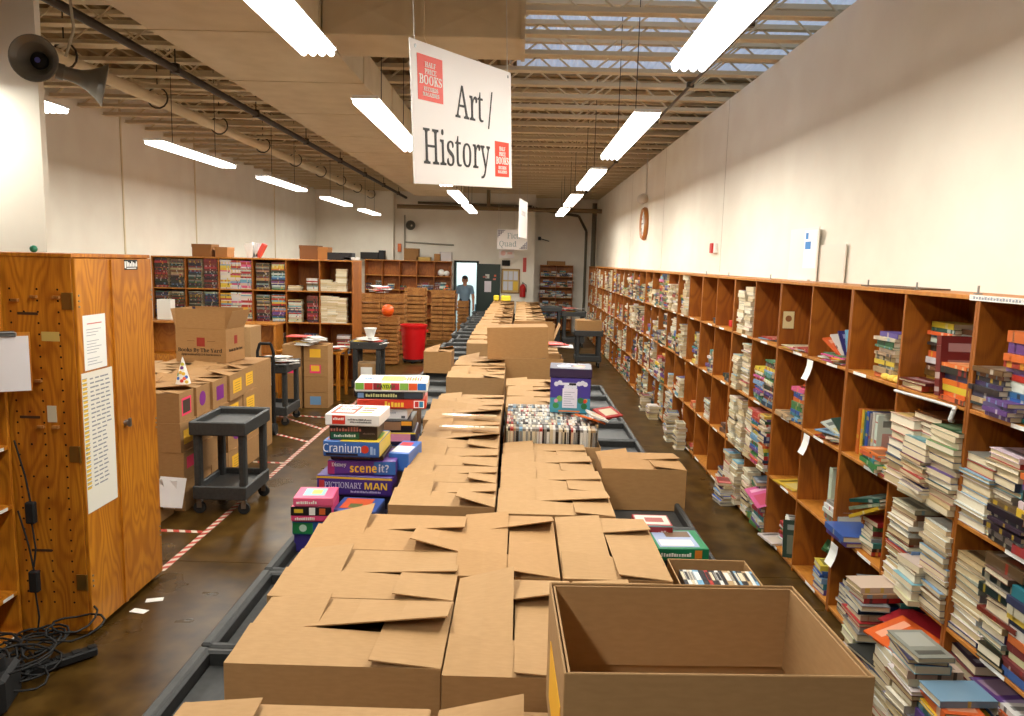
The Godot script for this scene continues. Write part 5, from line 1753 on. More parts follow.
	utility_cart(-3.12, -9.45, 0.62, 0.46, "grey utility cart with papers behind the black hand cart", "", PI / 2)
	papers(-3.12, 0.76, -9.4, 9, "loose papers heaped on the grey cart")
	cart_box(-4.1, -3.5, -9.6, -10.0, 0.002, 1.2, "tall brown carton standing by the left bookcase", "", M.card, 3)
	# work table edge by the small stack
	var t := thing("work_table", "low brown table behind the small carton stack", "table", Vector3(-3.12, 0, -11.2))
	b = MB.new()
	b.cbox(Vector3(0, 0.72, 0), Vector3(0.95, 0.03, 0.6), 0.004)
	part(t, "tabletop", b.mesh(), M.ply)
	for sx in [-1, 1]:
		for sz in [-1, 1]:
			b = MB.new()
			b.cbox(Vector3(sx * 0.44, 0.352, sz * 0.26), Vector3(0.05, 0.704, 0.05), 0.004)
			part(t, "leg", b.mesh(), M.ply)
	papers(-2.85, 0.737, -11.1, 6, "papers spread on the low brown table")

func pinkish(k: int) -> Color:
	return [rgb(238, 56, 110), rgb(244, 186, 46), rgb(110, 150, 190)][k]

func papers(x: float, y: float, z: float, n: int, label: String) -> void:
	var b := MB.new()
	for k in n:
		b.paint([rgb(232, 228, 222), rgb(214, 208, 200), rgb(236, 200, 80), rgb(206, 70, 60), rgb(190, 196, 206), rgb(240, 236, 230)][k % 6 if k % 4 else 0])
		b.t = Transform3D(Basis.from_euler(Vector3(rng.randf_range(-0.08, 0.08), rng.randf() * 3.0, rng.randf_range(-0.08, 0.08))), Vector3(rng.randf_range(-0.16, 0.16), 0.008 + 0.012 * k, rng.randf_range(-0.1, 0.1)))
		b.box(Vector3.ZERO, Vector3(0.22, 0.01, 0.3))
	var o := solo("paper_heap", b, M.print, label, "papers", "", Vector3(x, y, z))
	o.set_meta("kind", "stuff")

# ---------------------------------------------------------------- bookcases that face the camera
func frontal_case(x0: float, bays: int, bay: float, z: float, deep: float, top: float, shelves: Array, label: String, mat: Material) -> Node3D:
	var o := thing("bookcase", label, "bookcase", Vector3(x0, 0, z))
	var w := bays * bay
	for k in bays + 1:
		var b := MB.new()
		b.cbox(Vector3(clampf(k * bay, 0.011, w - 0.011), top / 2, -deep / 2), Vector3(0.02, top - 0.02, deep), 0.002)
		part(o, "divider" if k > 0 and k < bays else "side_panel", b.mesh(), mat)
	for y in shelves:
		for k in bays:
			var b := MB.new()
			b.cbox(Vector3((k + 0.5) * bay, y, -deep / 2), Vector3(bay - 0.022, 0.02, deep - 0.01), 0.002)
			part(o, "shelf", b.mesh(), M.shelf_edge)
	var b := MB.new()
	b.cbox(Vector3(w / 2, top, -deep / 2), Vector3(w + 0.01, 0.022, deep + 0.01), 0.002)
	part(o, "top", b.mesh(), M.shelf_edge)
	b = MB.new()
	b.bb(0.01, w - 0.01, 0.02, top - 0.01, -deep + 0.002, -deep + 0.01)
	part(o, "back_panel", b.mesh(), M.shelf)
	return o

# stack on a frontal shelf, spines towards the aisle
func F(x: float, y: float, z: float, h: float, pal: String, sz: String, messy := 0.06, pages := false) -> void:
	var y0 := y
	while y - y0 < h:
		var s: Array = SIZES[sz]
		var at := Transform3D(Basis(Vector3.UP, (-PI / 2 if pages else PI / 2) + rng.randf_range(-messy, messy)), Vector3(x + rng.randf_range(-0.006, 0.006), y, z - s[0] / 2 - 0.01))
		y += add_book(at, sz, pal, "") + 0.0006

func back_bookcases() -> void:
	var z := -12.0
	var bay := 0.545
	frontal_case(-5.96, 6, bay, z, 0.66, 2.08, [0.04, 0.56, 1.06, 1.575], "long golden bookcase full of books facing the camera on the left", M.shelf)
	var x := func(k: float): return -2.69 - bay * k
	for tier in [1.587, 1.072]:
		# F: cream sets
		F(x.call(0.62), tier, z, 0.42 if tier < 1.3 else 0.15, "pale", "p", 0.02, true)
		F(x.call(0.36), tier, z, 0.4 if tier < 1.3 else 0.33, "pale", "p", 0.02, true)
		F(x.call(0.82), tier, z, 0.42 if tier < 1.3 else 0.18, "pale", "p", 0.02, true)
		# E
		F(x.call(1.22), tier, z, 0.42 if tier < 1.3 else 0.2, "red" if tier < 1.3 else "pale", "p", 0.02)
		F(x.call(1.75), tier, z, 0.36 if tier < 1.3 else 0.06, "pale", "t", 0.03, tier > 1.3)
		# D
		F(x.call(2.24), tier, z, 0.43, "mixed", "t", 0.05)
		F(x.call(2.7), tier, z, 0.42, "dark", "t", 0.05)
		# C: rows of small bright paperbacks
		for k in 3: F(x.call(3.2 + 0.3 * k), tier, z, 0.44, "magazine", "p", 0.03)
		# B, A, further left
		for q in [4.25, 4.72, 5.25, 5.72]:
			F(x.call(q), tier, z, 0.45, "red" if q in [4.25, 5.72] and tier > 1.3 else "dark", "t", 0.05)
	for k in 6:
		F(x.call(k + 0.3), 0.572, z, 0.3, "pale", "t", 0.08)
	# things on top
	var tops := [[-5.2, 0.32, 0.2, 140, 92, 46, "long low brown carton on the left bookcase top"], [-4.88, 0.2, 0.16, 160, 110, 60, "brown carton lid on the left bookcase top"], [-3.45, 0.3, 0.22, 120, 74, 36, "dark brown carton on the left bookcase top"], [-3.22, 0.16, 0.2, 168, 110, 54, "small orange brown carton on the left bookcase top"],
		[-2.95, 0.4, 0.12, 40, 38, 40, "flat black machine on the left bookcase top"], [-2.78, 0.2, 0.05, 222, 218, 214, "small stack of white paper on the left bookcase top"]]
	for a in tops:
		var b := MB.new()
		b.cbox(Vector3(0, a[2] / 2, 0), Vector3(a[1], a[2], 0.3), 0.006)
		if a[3] > 100 and a[3] < 200: b.bb(-a[1] / 2 - 0.004, a[1] / 2 + 0.004, a[2] - 0.05, a[2] + 0.004, -0.155, 0.155)
		solo("top_box", b, flat(rgb(a[3], a[4], a[5]), 0.8), a[6], "box", "", Vector3(a[0], 2.093, z - 0.3))
	var b := MB.new()
	for k in 3:
		b.paint([rgb(214, 210, 206), rgb(190, 70, 60), rgb(200, 196, 196)][k])
		b.t = Transform3D(Basis(Vector3.FORWARD, [-0.2, 0.5, 0.1][k]), Vector3([-0.1, 0.08, 0.0][k], 0.12, 0))
		b.box(Vector3.ZERO, Vector3(0.14 if k == 0 else 0.07, 0.24, 0.1))
	solo("paper_rolls", b, M.print, "white and red rolled papers standing on the left bookcase top", "papers", "", Vector3(-4.35, 2.093, z - 0.3))
	# lower shelf things seen past the cabinet
	b = MB.new()
	b.cbox(Vector3(0, 0.16, 0), Vector3(0.22, 0.32, 0.16), 0.006)
	solo("paper_stack", b, M.paper, "tall white paper stack on the left bookcase lower shelf", "papers", "", Vector3(-5.6, 1.09, -11.7))
	b = MB.new()
	b.cbox(Vector3(0, 0.5, 0), Vector3(2.2, 0.03, 0.4), 0.004)
	for s in [-1.05, 1.05]: b.bb(s - 0.02, s + 0.02, 0, 0.5, -0.18, 0.18)
	b.bb(-1.05, 1.05, 0.0, 0.48, -0.19, -0.18)
	b.t.origin.y = 0.0
	var ct := solo("sorting_counter", b, M.shelf_edge, "low wooden sorting counter in front of the left bookcase", "counter", "", Vector3(-4.85, 0.57, -11.65))
	b = MB.new()
	b.cbox(Vector3(0, 0.285, 0), Vector3(2.2, 0.57, 0.4), 0.004)
	solo("counter_base", b, M.ply, "dark wooden base below the low sorting counter", "counter", "", Vector3(-4.85, 0, -11.65))
	# far bookcase left of the door
	frontal_case(-4.42, 5, 0.495, -21.2, 0.32, 2.08, [0.04, 0.45, 0.85, 1.24, 1.65], "dark stained bookcase at the far wall left of the doorway", M.shelf)
	for k in 5:
		for y in [1.252, 0.86]:
			for q in 3:
				if rng.randf() < 0.6: F(-4.42 + 0.495 * (k + 0.2 + 0.3 * q), y, -21.22, rng.randf_range(0.1, 0.3), ["dark", "mixed"][q % 2], "p")
	for a in [[-4.3, 0.5, 0.2, 36, 32, 30, "black box on far bookcase, leftmost"], [-3.95, 0.16, 0.26, 30, 28, 30, "upright black case on far bookcase top"], [-3.1, 0.42, 0.34, 128, 88, 44, "large brown carton on the far bookcase top"], [-2.35, 0.2, 0.2, 150, 104, 52, "small brown carton on far bookcase top"], [-2.12, 0.34, 0.26, 196, 186, 184, "white labelled carton on far bookcase top, beside the doorway"], [-2.75, 0.4, 0.1, 176, 140, 70, "flat tan box on the far bookcase top"]]:
		b = MB.new()
		b.cbox(Vector3(0, a[2] / 2, 0), Vector3(a[1], a[2], 0.26), 0.006)
		solo("top_box", b, flat(rgb(a[3], a[4], a[5]), 0.8), a[6], "box", "", Vector3(a[0], 2.093, -21.36))
	b = MB.new()
	b.cbox(Vector3(0, 0.08, 0), Vector3(0.14, 0.16, 0.14), 0.01)
	solo("orange_box", b, flat(rgb(216, 96, 36), 0.6), "small orange box on the far bookcase shelf", "box", "", Vector3(-2.1, 1.252, -21.3))
	b = MB.new()
	b.ball(Vector3(0, 0.1, 0), 0.1, 12, 8)
	b.ball(Vector3(0.16, 0.08, 0.02), 0.08, 12, 8)
	solo("white_ornament", b, M.white, "white rounded ornament on the far bookcase shelf", "ornament", "", Vector3(-2.25, 1.662, -21.36))
	# far bookcase in the right recess
	frontal_case(0.62, 2, 0.5, -22.62, 0.3, 2.04, [0.1, 0.42, 0.74, 1.06, 1.38, 1.7], "brown bookcase of small books at the far right recess", M.shelf)
	for k in 2:
		for y in [1.712, 1.392, 1.072, 0.752, 0.432]:
			for q in 4: F(0.62 + 0.5 * k + 0.07 + 0.12 * q, y, -22.64, rng.randf_range(0.06, 0.2), ["pale", "mixed", "dark"][q % 3], "p")
	b = MB.new()
	b.cbox(Vector3(0, 0.06, 0), Vector3(0.55, 0.12, 0.25), 0.006)
	solo("top_box", b, M.card_shaded, "long brown carton on top of the far right bookcase", "box", "", Vector3(1.1, 2.053, -22.76))

# ---------------------------------------------------------------- crates, bin, carts in the distance
func crate_mesh(w: float, h: float, d: float) -> ArrayMesh:
	var key := "crate%.2f_%.2f_%.2f" % [w, h, d]
	if cache.has(key): return cache[key]
	var b := MB.new()
	var n := 2
	for k in n:
		var y := h * (0.27 + 0.46 * k)
		var sh := h * 0.36
		b.bb(-w / 2, w / 2, y - sh / 2, y + sh / 2, d / 2 - 0.012, d / 2)
		b.bb(-w / 2, w / 2, y - sh / 2, y + sh / 2, -d / 2, -d / 2 + 0.012)
		b.bb(w / 2 - 0.012, w / 2, y - sh / 2, y + sh / 2, -d / 2 + 0.013, d / 2 - 0.013)
		b.bb(-w / 2, -w / 2 + 0.012, y - sh / 2, y + sh / 2, -d / 2 + 0.013, d / 2 - 0.013)
	b.bb(-w / 2 + 0.013, w / 2 - 0.013, 0.0, 0.012, -d / 2 + 0.013, d / 2 - 0.013)
	for sx in [-1, 1]:
		for sz in [-1, 1]:
			b.box(Vector3(sx * (w / 2 - 0.025), h / 2, sz * (d / 2 - 0.025)), Vector3(0.022, h * 0.98, 0.022))
	cache[key] = b.mesh()
	return cache[key]

func crate_pile(x0: float, nx: int, w: float, z: float, nz: int, d: float, n: int, h: float, what: String) -> void:
	for i in nx:
		for j in nz:
			for k in n:
				var o := part(self, numbered("wooden_crate"), crate_mesh(w - 0.008, h - 0.004, d - 0.008), M.crate, Vector3(x0 + (i + 0.5) * w + 0.004 * ((k * 7) % 3), 0.02 + k * h, z - (j + 0.5) * d))
				tag(o, "wooden crate, %s layer up, %s column, %s" % [ordinal(k + 1), ["left", "middle", "right"][mini(i, 2)] if nx > 1 else ("front" if j == 0 else "back"), what], "crate", "wooden crates " + what)

func distance() -> void:
	crate_pile(-2.82, 1, 0.4, -14.75, 1, 0.3, 6, 0.158, "in the low pile beside the red bin")
	crate_pile(-3.6, 2, 0.53, -16.4, 1, 0.4, 6, 0.225, "in the wide block behind the red bin")
	crate_pile(-2.78, 1, 0.5, -17.9, 1, 0.5, 7, 0.205, "in the tall pile behind the red bin")
	crate_pile(-2.35, 2, 0.32, -19.7, 1, 0.4, 6, 0.22, "wrapped on a pallet before the doorway")
	crate_pile(-1.72, 1, 0.32, -20.6, 1, 0.3, 5, 0.2, "before the person in the doorway")
	var b := MB.new()
	for k in 3: b.bb(-0.5, 0.5, 0, 0.018, -0.2 + 0.16 * k, -0.12 + 0.16 * k)
	solo("pallet", b, M.crate, "flat wooden pallet boards under the wrapped crates", "pallet", "", Vector3(-2.0, 0, -19.9))
	papers(-3.1, 1.375, -16.6, 12, "papers and oddments heaped on the wide crate block")
	# orange ball
	b = MB.new()
	b.ball(Vector3(0, 0.125, 0), 0.125, 24, 16)
	solo("orange_ball", b, flat(rgb(238, 92, 20), 0.4), "bright orange ball on the low pile of wooden crates", "ball", "", Vector3(-2.64, 0.968, -14.9))
	# red bin on a dolly
	var o := thing("red_bin", "large round red plastic bin on a black dolly", "bin", Vector3(-2.17, 0, -15.3))
	b = MB.new()
	b.lathe(Vector3.ZERO, [Vector2(0.0, 0.08), Vector2(0.215, 0.08), Vector2(0.265, 0.74), Vector2(0.28, 0.742), Vector2(0.285, 0.79), Vector2(0.262, 0.79), Vector2(0.258, 0.74), Vector2(0.21, 0.1), Vector2(0, 0.1)], 32)
	part(o, "barrel", b.mesh(), flat(rgb(206, 22, 26), 0.35))
	for s in [-1, 1]:
		b = MB.new()
		b.cbox(Vector3(s * 0.285, 0.66, 0), Vector3(0.03, 0.05, 0.12), 0.008)
		part(o, "handle", b.mesh(), flat(rgb(206, 22, 26), 0.35))
	b = MB.new()
	b.cyl(Vector3(0, 0.04, 0), Vector3(0, 0.08, 0), 0.23, 0.23, 20)
	for k in 4: b.cyl(Vector3(cos(k * PI / 2) * 0.18, 0.0, sin(k * PI / 2) * 0.18), Vector3(cos(k * PI / 2) * 0.18, 0.05, sin(k * PI / 2) * 0.18), 0.03, 0.03, 8)
	part(o, "dolly", b.mesh(), M.black)
	# cart with things at the end of the left bookcase
	utility_cart(-2.34, -11.55, 0.5, 0.45, "grey utility cart with clutter at the end of the left bookcase", "", 0.0, 0.8)
	papers(-2.34, 0.81, -11.5, 7, "clutter of papers and a white pot on the cart by the bookcase end")
	b = MB.new()
	b.lathe(Vector3.ZERO, [Vector2(0.05, 0), Vector2(0.1, 0.16), Vector2(0.09, 0.16), Vector2(0.0, 0.02)], 16)
	solo("white_pot", b, M.white, "white plastic tub on the cart by the bookcase end", "tub", "", Vector3(-2.3, 0.9, -11.45))
	cart_box(-2.52, -2.2, -11.4, -11.7, 0.195, 0.5, "brown carton with white notice on the cart's lower tray", "", M.card, 3)
	b = MB.new()
	b.bb(-0.08, 0.1, 0.02, 0.2, 0, 0.002)
	solo("notice", b, M.paper, "white notice on the carton of the cart's lower tray", "notice", "", Vector3(-2.36, 0.25, -11.396))
	# right aisle
	utility_cart(1.45, -15.3, 0.58, 0.45, "grey utility cart with a carton in the right aisle", "", PI, 0.72)
	carton(1.45, 0.722, -15.3, 0.52, 0.4, 0.25, "brown carton on the cart in the right aisle", "", M.card_shaded, 0.03, 0)
	utility_cart(0.78, -19.2, 0.66, 0.5, "dark utility cart with boxes at the far end, left one", "", PI, 0.95)
	carton(0.75, 0.26, -19.15, 0.4, 0.3, 0.3, "tan carton on the far left cart's lower tray", "", M.card, 0, 3)
	utility_cart(1.4, -18.9, 0.6, 0.5, "dark utility cart at the far end, right one", "", PI, 0.86)
	papers(1.4, 0.88, -18.9, 10, "magazines piled on the far right cart")
	papers(0.42, 1.06, -9.6, 4, "white clutter on the right column beyond the big cartons")

# ---------------------------------------------------------------- signs
func price_badge(o: Node3D, x: float, y: float, w: float, h: float, turn_mesh: Basis) -> void:
	var b := MB.new()
	b.bb(-w / 2, w / 2, -h / 2, h / 2, 0.003, 0.0042)
	var p := part(o, "red_badge", b.mesh(), flat(rgb(226, 62, 36), 0.5), Vector3(x, y, 0))
	var rows := [["HALF", 0.3, 0.032, 1.0], ["PRICE", 0.15, 0.032, 1.0], ["BOOKS", -0.04, 0.058, 0.92], ["RECORDS", -0.24, 0.026, 0.95], ["MAGAZINES", -0.36, 0.024, 0.9]]
	for r in rows:
		letters(p, "lettering", r[0], r[2] * h / 0.2, Vector3(0, r[1] * h, 0.0052), 0, rgb(244, 238, 232), r[3] * 0.72 * (w / 0.15) / (h / 0.2), true, true)

func hanging_sign(called: String, label: String, a: Vector3, bpt: Vector3, h: float) -> Node3D:
	var mid := (a + bpt) / 2.0
	var dir := bpt - a
	dir.y = 0
	var o := thing(called, label, "sign", mid, atan2(-dir.z, dir.x))
	var w := dir.length()
	var b := MB.new()
	b.cbox(Vector3.ZERO, Vector3(w, h, 0.006), 0.001)
	part(o, "panel", b.mesh(), flat(rgb(232, 224, 220), 0.5))
	for s in [-1, 1]:
		b = MB.new()
		b.cyl(Vector3(s * w * 0.46, h / 2 - 0.02, 0), Vector3(s * w * 0.46, 4.54 - mid.y, 0), 0.0022, 0.0022, 5)
		part(o, "wire", b.mesh(), flat(rgb(196, 190, 182), 0.4))
		b = MB.new()
		b.cyl(Vector3(s * w * 0.46, h / 2 - 0.025, 0.003), Vector3(s * w * 0.46, h / 2 - 0.025, 0.0045), 0.008, 0.008, 10)
		part(o, "eyelet", b.mesh(), M.metal)
	return o

func signs() -> void:
	var o := hanging_sign("hanging_sign", "white hanging sign lettered Art / History with two red badges", Vector3(-0.47, 2.755, -3.2), Vector3(-0.065, 2.83, -4.03), 0.585)
	var blk := rgb(38, 34, 34)
	letters(o, "lettering", "Art /", 0.205, Vector3(0.07, 0.085, 0.0045), 0, blk, 0.86)
	letters(o, "lettering", "History", 0.205, Vector3(-0.09, -0.135, 0.0045), 0, blk, 0.84)
	price_badge(o, -0.315, 0.15, 0.2, 0.185, Basis())
	price_badge(o, 0.35, -0.15, 0.155, 0.175, Basis())
	o.rotate_object_local(Vector3.BACK, 0.075)
	var p := hanging_sign("hanging_sign", "narrow seen white hanging sign turned edgewise in the distance", Vector3(-0.035, 2.81, -11.6), Vector3(0.1, 2.82, -12.5), 0.59)
	letters(p, "lettering", "Science", 0.14, Vector3(0, 0.1, 0.0045), 0, rgb(200, 190, 190), 0.9)
	var q := hanging_sign("hanging_sign", "white hanging sign lettered Fict Quad with corner ornaments", Vector3(-0.645, 2.73, -20.5), Vector3(0.19, 2.72, -20.5), 0.54)
	letters(q, "lettering", "Fict.", 0.2, Vector3(0.04, 0.1, 0.0045), 0, rgb(130, 150, 150), 0.9)
	letters(q, "lettering", "Quad", 0.2, Vector3(-0.12, -0.12, 0.0045), 0, rgb(130, 150, 150), 0.95)
	for s in [-1, 1]:
		for k in 4:
			var b := MB.new()
			var e := 0.2 - 0.045 * k
			b.bb(-0.4 * 1.0, -0.4 + e, 0.25 - 0.045 * k, 0.232 - 0.045 * k, 0.003, 0.0045)
			b.bb(-0.4 + 0.045 * k, -0.382 + 0.045 * k, 0.25, 0.25 - e, 0.003, 0.0045)
			var m := part(q, "ornament", b.mesh(), flat(rgb(120, 116, 128), 0.6))
			if s < 0: m.rotation.z = PI
	var r := hanging_sign("hanging_sign", "pale pink hanging sign just below the Fict Quad sign", Vector3(-0.6, 2.36, -21.2), Vector3(-0.17, 2.36, -21.2), 0.26)
	var b := MB.new()
	b.cyl(Vector3(-0.1, 0, 0.003), Vector3(-0.1, 0, 0.0045), 0.07, 0.07, 14)
	b.bb(0.02, 0.16, -0.03, 0.03, 0.003, 0.0045)
	part(r, "print", b.mesh(), flat(rgb(226, 180, 172), 0.6))

func horn_speakers() -> void:
	var bell := MB.new()
	bell.lathe(Vector3.ZERO, [Vector2(0.0, -0.2), Vector2(0.05, -0.2), Vector2(0.052, -0.13), Vector2(0.06, -0.08), Vector2(0.085, -0.02), Vector2(0.125, 0.04), Vector2(0.158, 0.075), Vector2(0.165, 0.085), Vector2(0.158, 0.088), Vector2(0.12, 0.05), Vector2(0.08, -0.01), Vector2(0.04, -0.06)], 32)
	var core := MB.new()
	core.lathe(Vector3.ZERO, [Vector2(0.062, -0.03), Vector2(0.055, -0.01), Vector2(0.03, 0.005), Vector2(0.0, 0.012)], 20)
	var badge := MB.new()
	badge.cyl(Vector3(0, 0.012, 0), Vector3(0, 0.014, 0), 0.02, 0.02, 12)
	var grey := flat(rgb(122, 120, 112), 0.3, 0.2)
	var spots := [[Vector3(-3.11, 3.345, -4.9), Vector3(0.25, -0.08, 1.0), "grey horn loudspeaker facing the camera on the pale wall end"], [Vector3(-2.89, 3.27, -5.12), Vector3(0.85, -0.2, -0.5), "grey horn loudspeaker turned to the right on the pale wall end"]]
	for s in spots:
		var o := thing("horn_speaker", s[2], "loudspeaker", s[0])
		var ax: Vector3 = s[1].normalized()
		var u := Vector3.UP.cross(ax).normalized()
		o.basis = Basis(u, ax, u.cross(ax)).scaled(Vector3.ONE * 0.87)
		part(o, "bell", bell.mesh(), grey)
		part(o, "driver_cone", core.mesh(), M.black)
		part(o, "badge", badge.mesh(), flat(rgb(90, 100, 190), 0.4))
		var b := MB.new()
		b.cyl(Vector3(0, -0.24, 0), Vector3(0, -0.19, 0), 0.06, 0.06, 16)
		part(o, "driver", b.mesh(), flat(rgb(96, 94, 88), 0.4))
	var b := MB.new()
	b.tube([Vector3(-3.32, 3.36, -5.22), Vector3(-3.2, 3.36, -5.14), Vector3(-3.12, 3.34, -5.08), Vector3(-3.03, 3.31, -5.05)], 0.02, 8)
	solo("speaker_bracket", b, grey, "grey metal bracket holding the two horn loudspeakers", "bracket")
	b = MB.new()
	b.tube([Vector3(-3.05, 3.42, -5.1), Vector3(-3.0, 3.6, -5.12), Vector3(-3.02, 4.0, -5.1), Vector3(-3.02, 4.4, -5.1)], 0.009, 6)
	solo("speaker_cable", b, flat(rgb(176, 164, 140), 0.6), "pale cable running up from the horn loudspeakers", "cable")

func floor_tape() -> void:
	var line := func(a: Vector2, c: Vector2, w: float, label: String):
		var b := MB.new()
		var d := (c - a)
		var n := int(d.length() / 0.045)
		var u := d.normalized()
		var s := Vector2(-u.y, u.x) * w / 2
		for k in n:
			b.paint(rgb(176, 66, 50) if k % 2 else rgb(206, 190, 172))
			var p: Vector2 = a + u * (k * d.length() / n)
			var q: Vector2 = a + u * ((k + 1) * d.length() / n)
			var sk := u * 0.03
			var y := 0.0015
			b.quad(Vector3(p.x + s.x + sk.x, y, p.y + s.y + sk.y), Vector3(q.x + s.x + sk.x, y, q.y + s.y + sk.y), Vector3(q.x - s.x, y, q.y - s.y), Vector3(p.x - s.x, y, p.y - s.y))
		solo("floor_tape", b, M.print, label, "tape", "")
	line.call(Vector2(-2.385, -4.75), Vector2(-2.4, -12.5), 0.048, "long red and white striped floor tape along the left aisle")
	line.call(Vector2(-2.9, -5.52), Vector2(-2.42, -5.5), 0.05, "short striped tape branching off towards the cabinet")
	line.call(Vector2(-3.5, -9.9), Vector2(-2.42, -9.7), 0.05, "striped tape crossing before the small carton stack")
	line.call(Vector2(-3.3, -9.85), Vector2(-2.42, -9.05), 0.05, "slanting striped tape before the small carton stack")
	line.call(Vector2(-3.0, -8.8), Vector2(-2.42, -8.4), 0.05, "slanting striped tape near the black hand cart")
	line.call(Vector2(-2.75, -7.5), Vector2(-2.42, -7.48), 0.05, "short striped tape by the marked cartons")
	line.call(Vector2(-3.2, -12.2), Vector2(-2.42, -12.1), 0.05, "short striped tape by the bookcase end")

# ---------------------------------------------------------------- far doorway
func doorway() -> void:
	var b := MB.new()
	b.bb(-1.94, -1.88, 0, 2.12, -21.97, -22.23)
	b.bb(-1.27, -1.21, 0, 2.12, -21.97, -22.23)
	b.bb(-1.94, -1.21, 2.06, 2.12, -21.97, -22.23)
	struct("trim_5", b, flat(rgb(34, 48, 42), 0.5))
	var d := struct_root("door_1")
	b = MB.new()
	b.cbox(Vector3(-0.9, 1.02, -21.92), Vector3(0.66, 2.04, 0.045), 0.003)
	part(d, "leaf", b.mesh(), flat(rgb(30, 50, 42), 0.45))
	b = MB.new()
	b.cyl(Vector3(-0.64, 0.98, -21.9), Vector3(-0.64, 0.98, -21.84), 0.03, 0.03, 10)
	part(d, "door_handle", b.mesh(), M.metal)
	for a in [[-0.93, 1.38, 0.2, 0.32, 222, 214, 220], [-0.95, 1.68, 0.12, 0.12, 196, 196, 190], [-0.72, 1.7, 0.06, 0.06, 200, 90, 60], [-0.74, 1.6, 0.08, 0.05, 190, 110, 90], [-1.02, 1.66, 0.12, 0.05, 170, 100, 90]]:
		b = MB.new()
		b.bb(a[0] - a[2] / 2, a[0] + a[2] / 2, a[1] - a[3] / 2, a[1] + a[3] / 2, -21.897, -21.894)
		solo("door_paper", b, flat(rgb(a[4], a[5], a[6]), 0.8), "paper pinned on the green door, %s" % {1.38: "large pale pink sheet", 1.68: "small white one at the top", 1.7: "tiny orange one", 1.6: "small reddish one at the right", 1.66: "small reddish one at the left"}[a[1]], "paper")
	# room beyond
	b = MB.new()
	b.bb(-3.55, 0.24, 0, 4.5, -25.4, -25.55)
	struct("wall_beyond", b, flat(rgb(226, 238, 236), 0.8))
	b = MB.new()
	b.cbox(Vector3(-1.7, 2.98, -24.0), Vector3(1.2, 0.06, 0.3), 0.01)
	var lamp := thing("ceiling_lamp", "bright lamp panel in the room beyond the doorway, out of view", "light", Vector3.ZERO)
	part(lamp, "housing", b.mesh(), M.white)
	b = MB.new()
	b.bb(-2.25, -1.15, 2.935, 2.945, -24.12, -23.88)
	part(lamp, "panel", b.mesh(), M.tube)
	var l := AreaLight3D.new()
	l.name = "light"
	l.area_size = Vector2(1.1, 0.24)
	l.area_normalize_energy = true
	l.light_color = rgb(226, 246, 255)
	l.light_energy = 9.0
	l.area_range = 30.0
	l.area_attenuation = 2.0
	l.shadow_enabled = true
	lamp.add_child(l)
	l.position = Vector3(-1.7, 2.92, -24.0)
	l.rotation = Vector3(-PI / 2, 0, 0)
	b = MB.new()
	b.cbox(Vector3(0, 0.35, 0), Vector3(0.6, 0.7, 0.5), 0.01)
	solo("desk", b, flat(rgb(64, 100, 116), 0.5), "teal grey desk in the room beyond the doorway", "desk", "", Vector3(-1.15, 0, -24.6))
	# notice board, exit sign, extinguisher
	var n := thing("notice_board", "notice board with papers right of the green door", "board", Vector3(-0.265, 1.555, -21.97))
	b = MB.new()
	b.cbox(Vector3(0, 0, 0), Vector3(0.55, 0.72, 0.03), 0.004)
	part(n, "frame", b.mesh(), flat(rgb(150, 110, 60), 0.6))
	b = MB.new()
	b.bb(-0.24, 0.24, -0.33, 0.33, 0.015, 0.018)
	part(n, "cork", b.mesh(), flat(rgb(200, 170, 110), 0.8))
	for k in 6:
		b = MB.new()
		var x := -0.15 + 0.15 * (k % 3)
		var y := 0.16 - 0.3 * floorf(k / 3.0)
		b.bb(x - 0.065, x + 0.065, y - 0.13, y + 0.13, 0.018, 0.02)
		part(n, "sheet", b.mesh(), flat(rgb(214, 214, 222) if k != 5 else rgb(230, 190, 70), 0.8))
	b = MB.new()
	b.cbox(Vector3.ZERO, Vector3(0.24, 0.16, 0.03), 0.004)
	b.bb(-0.07, 0.07, -0.02, 0.02, 0.015, 0.017)
	solo("wall_display", b, M.black, "small black display box above the notice board", "display", "", Vector3(-0.41, 2.08, -21.97))
	b = MB.new()
	b.bb(-0.05, 0.05, -0.21, 0.21, 0, 0.006)
	solo("wall_strip_sign", b, flat(rgb(206, 84, 76), 0.6), "tall narrow red sign on the wall over the extinguisher", "sign", "", Vector3(0.14, 2.04, -21.99))
	var e := thing("fire_extinguisher", "red fire extinguisher on the wall right of the notice board", "extinguisher", Vector3(0.1, 1.1, -21.88))
	b = MB.new()
	b.lathe(Vector3.ZERO, [Vector2(0, 0), Vector2(0.08, 0), Vector2(0.085, 0.02), Vector2(0.085, 0.3), Vector2(0.05, 0.36), Vector2(0.025, 0.38)], 16)
	part(e, "cylinder", b.mesh(), flat(rgb(186, 30, 28), 0.35))
	b = MB.new()
	b.box(Vector3(0, 0.41, 0.02), Vector3(0.03, 0.05, 0.1))
	b.tube([Vector3(0.02, 0.4, 0.02), Vector3(0.1, 0.36, 0.02), Vector3(0.1, 0.15, 0.02)], 0.01, 5)
	part(e, "valve", b.mesh(), M.black)
	b = MB.new()
	b.t = Transform3D(Basis(Vector3.RIGHT, PI / 2), Vector3.ZERO)
	b.lathe(Vector3(0, 0.0, 0), [Vector2(0.03, 0), Vector2(0.06, 0.1), Vector2(0.14, 0.2), Vector2(0.13, 0.2), Vector2(0.03, 0.02)], 16)
	solo("wall_horn", b, flat(rgb(96, 92, 80), 0.5), "small grey horn loudspeaker on the far wall left of the doorway", "loudspeaker", "", Vector3(-3.2, 3.1, -21.95))
	b = MB.new()
	b.cbox(Vector3.ZERO, Vector3(0.09, 0.1, 0.1), 0.01)
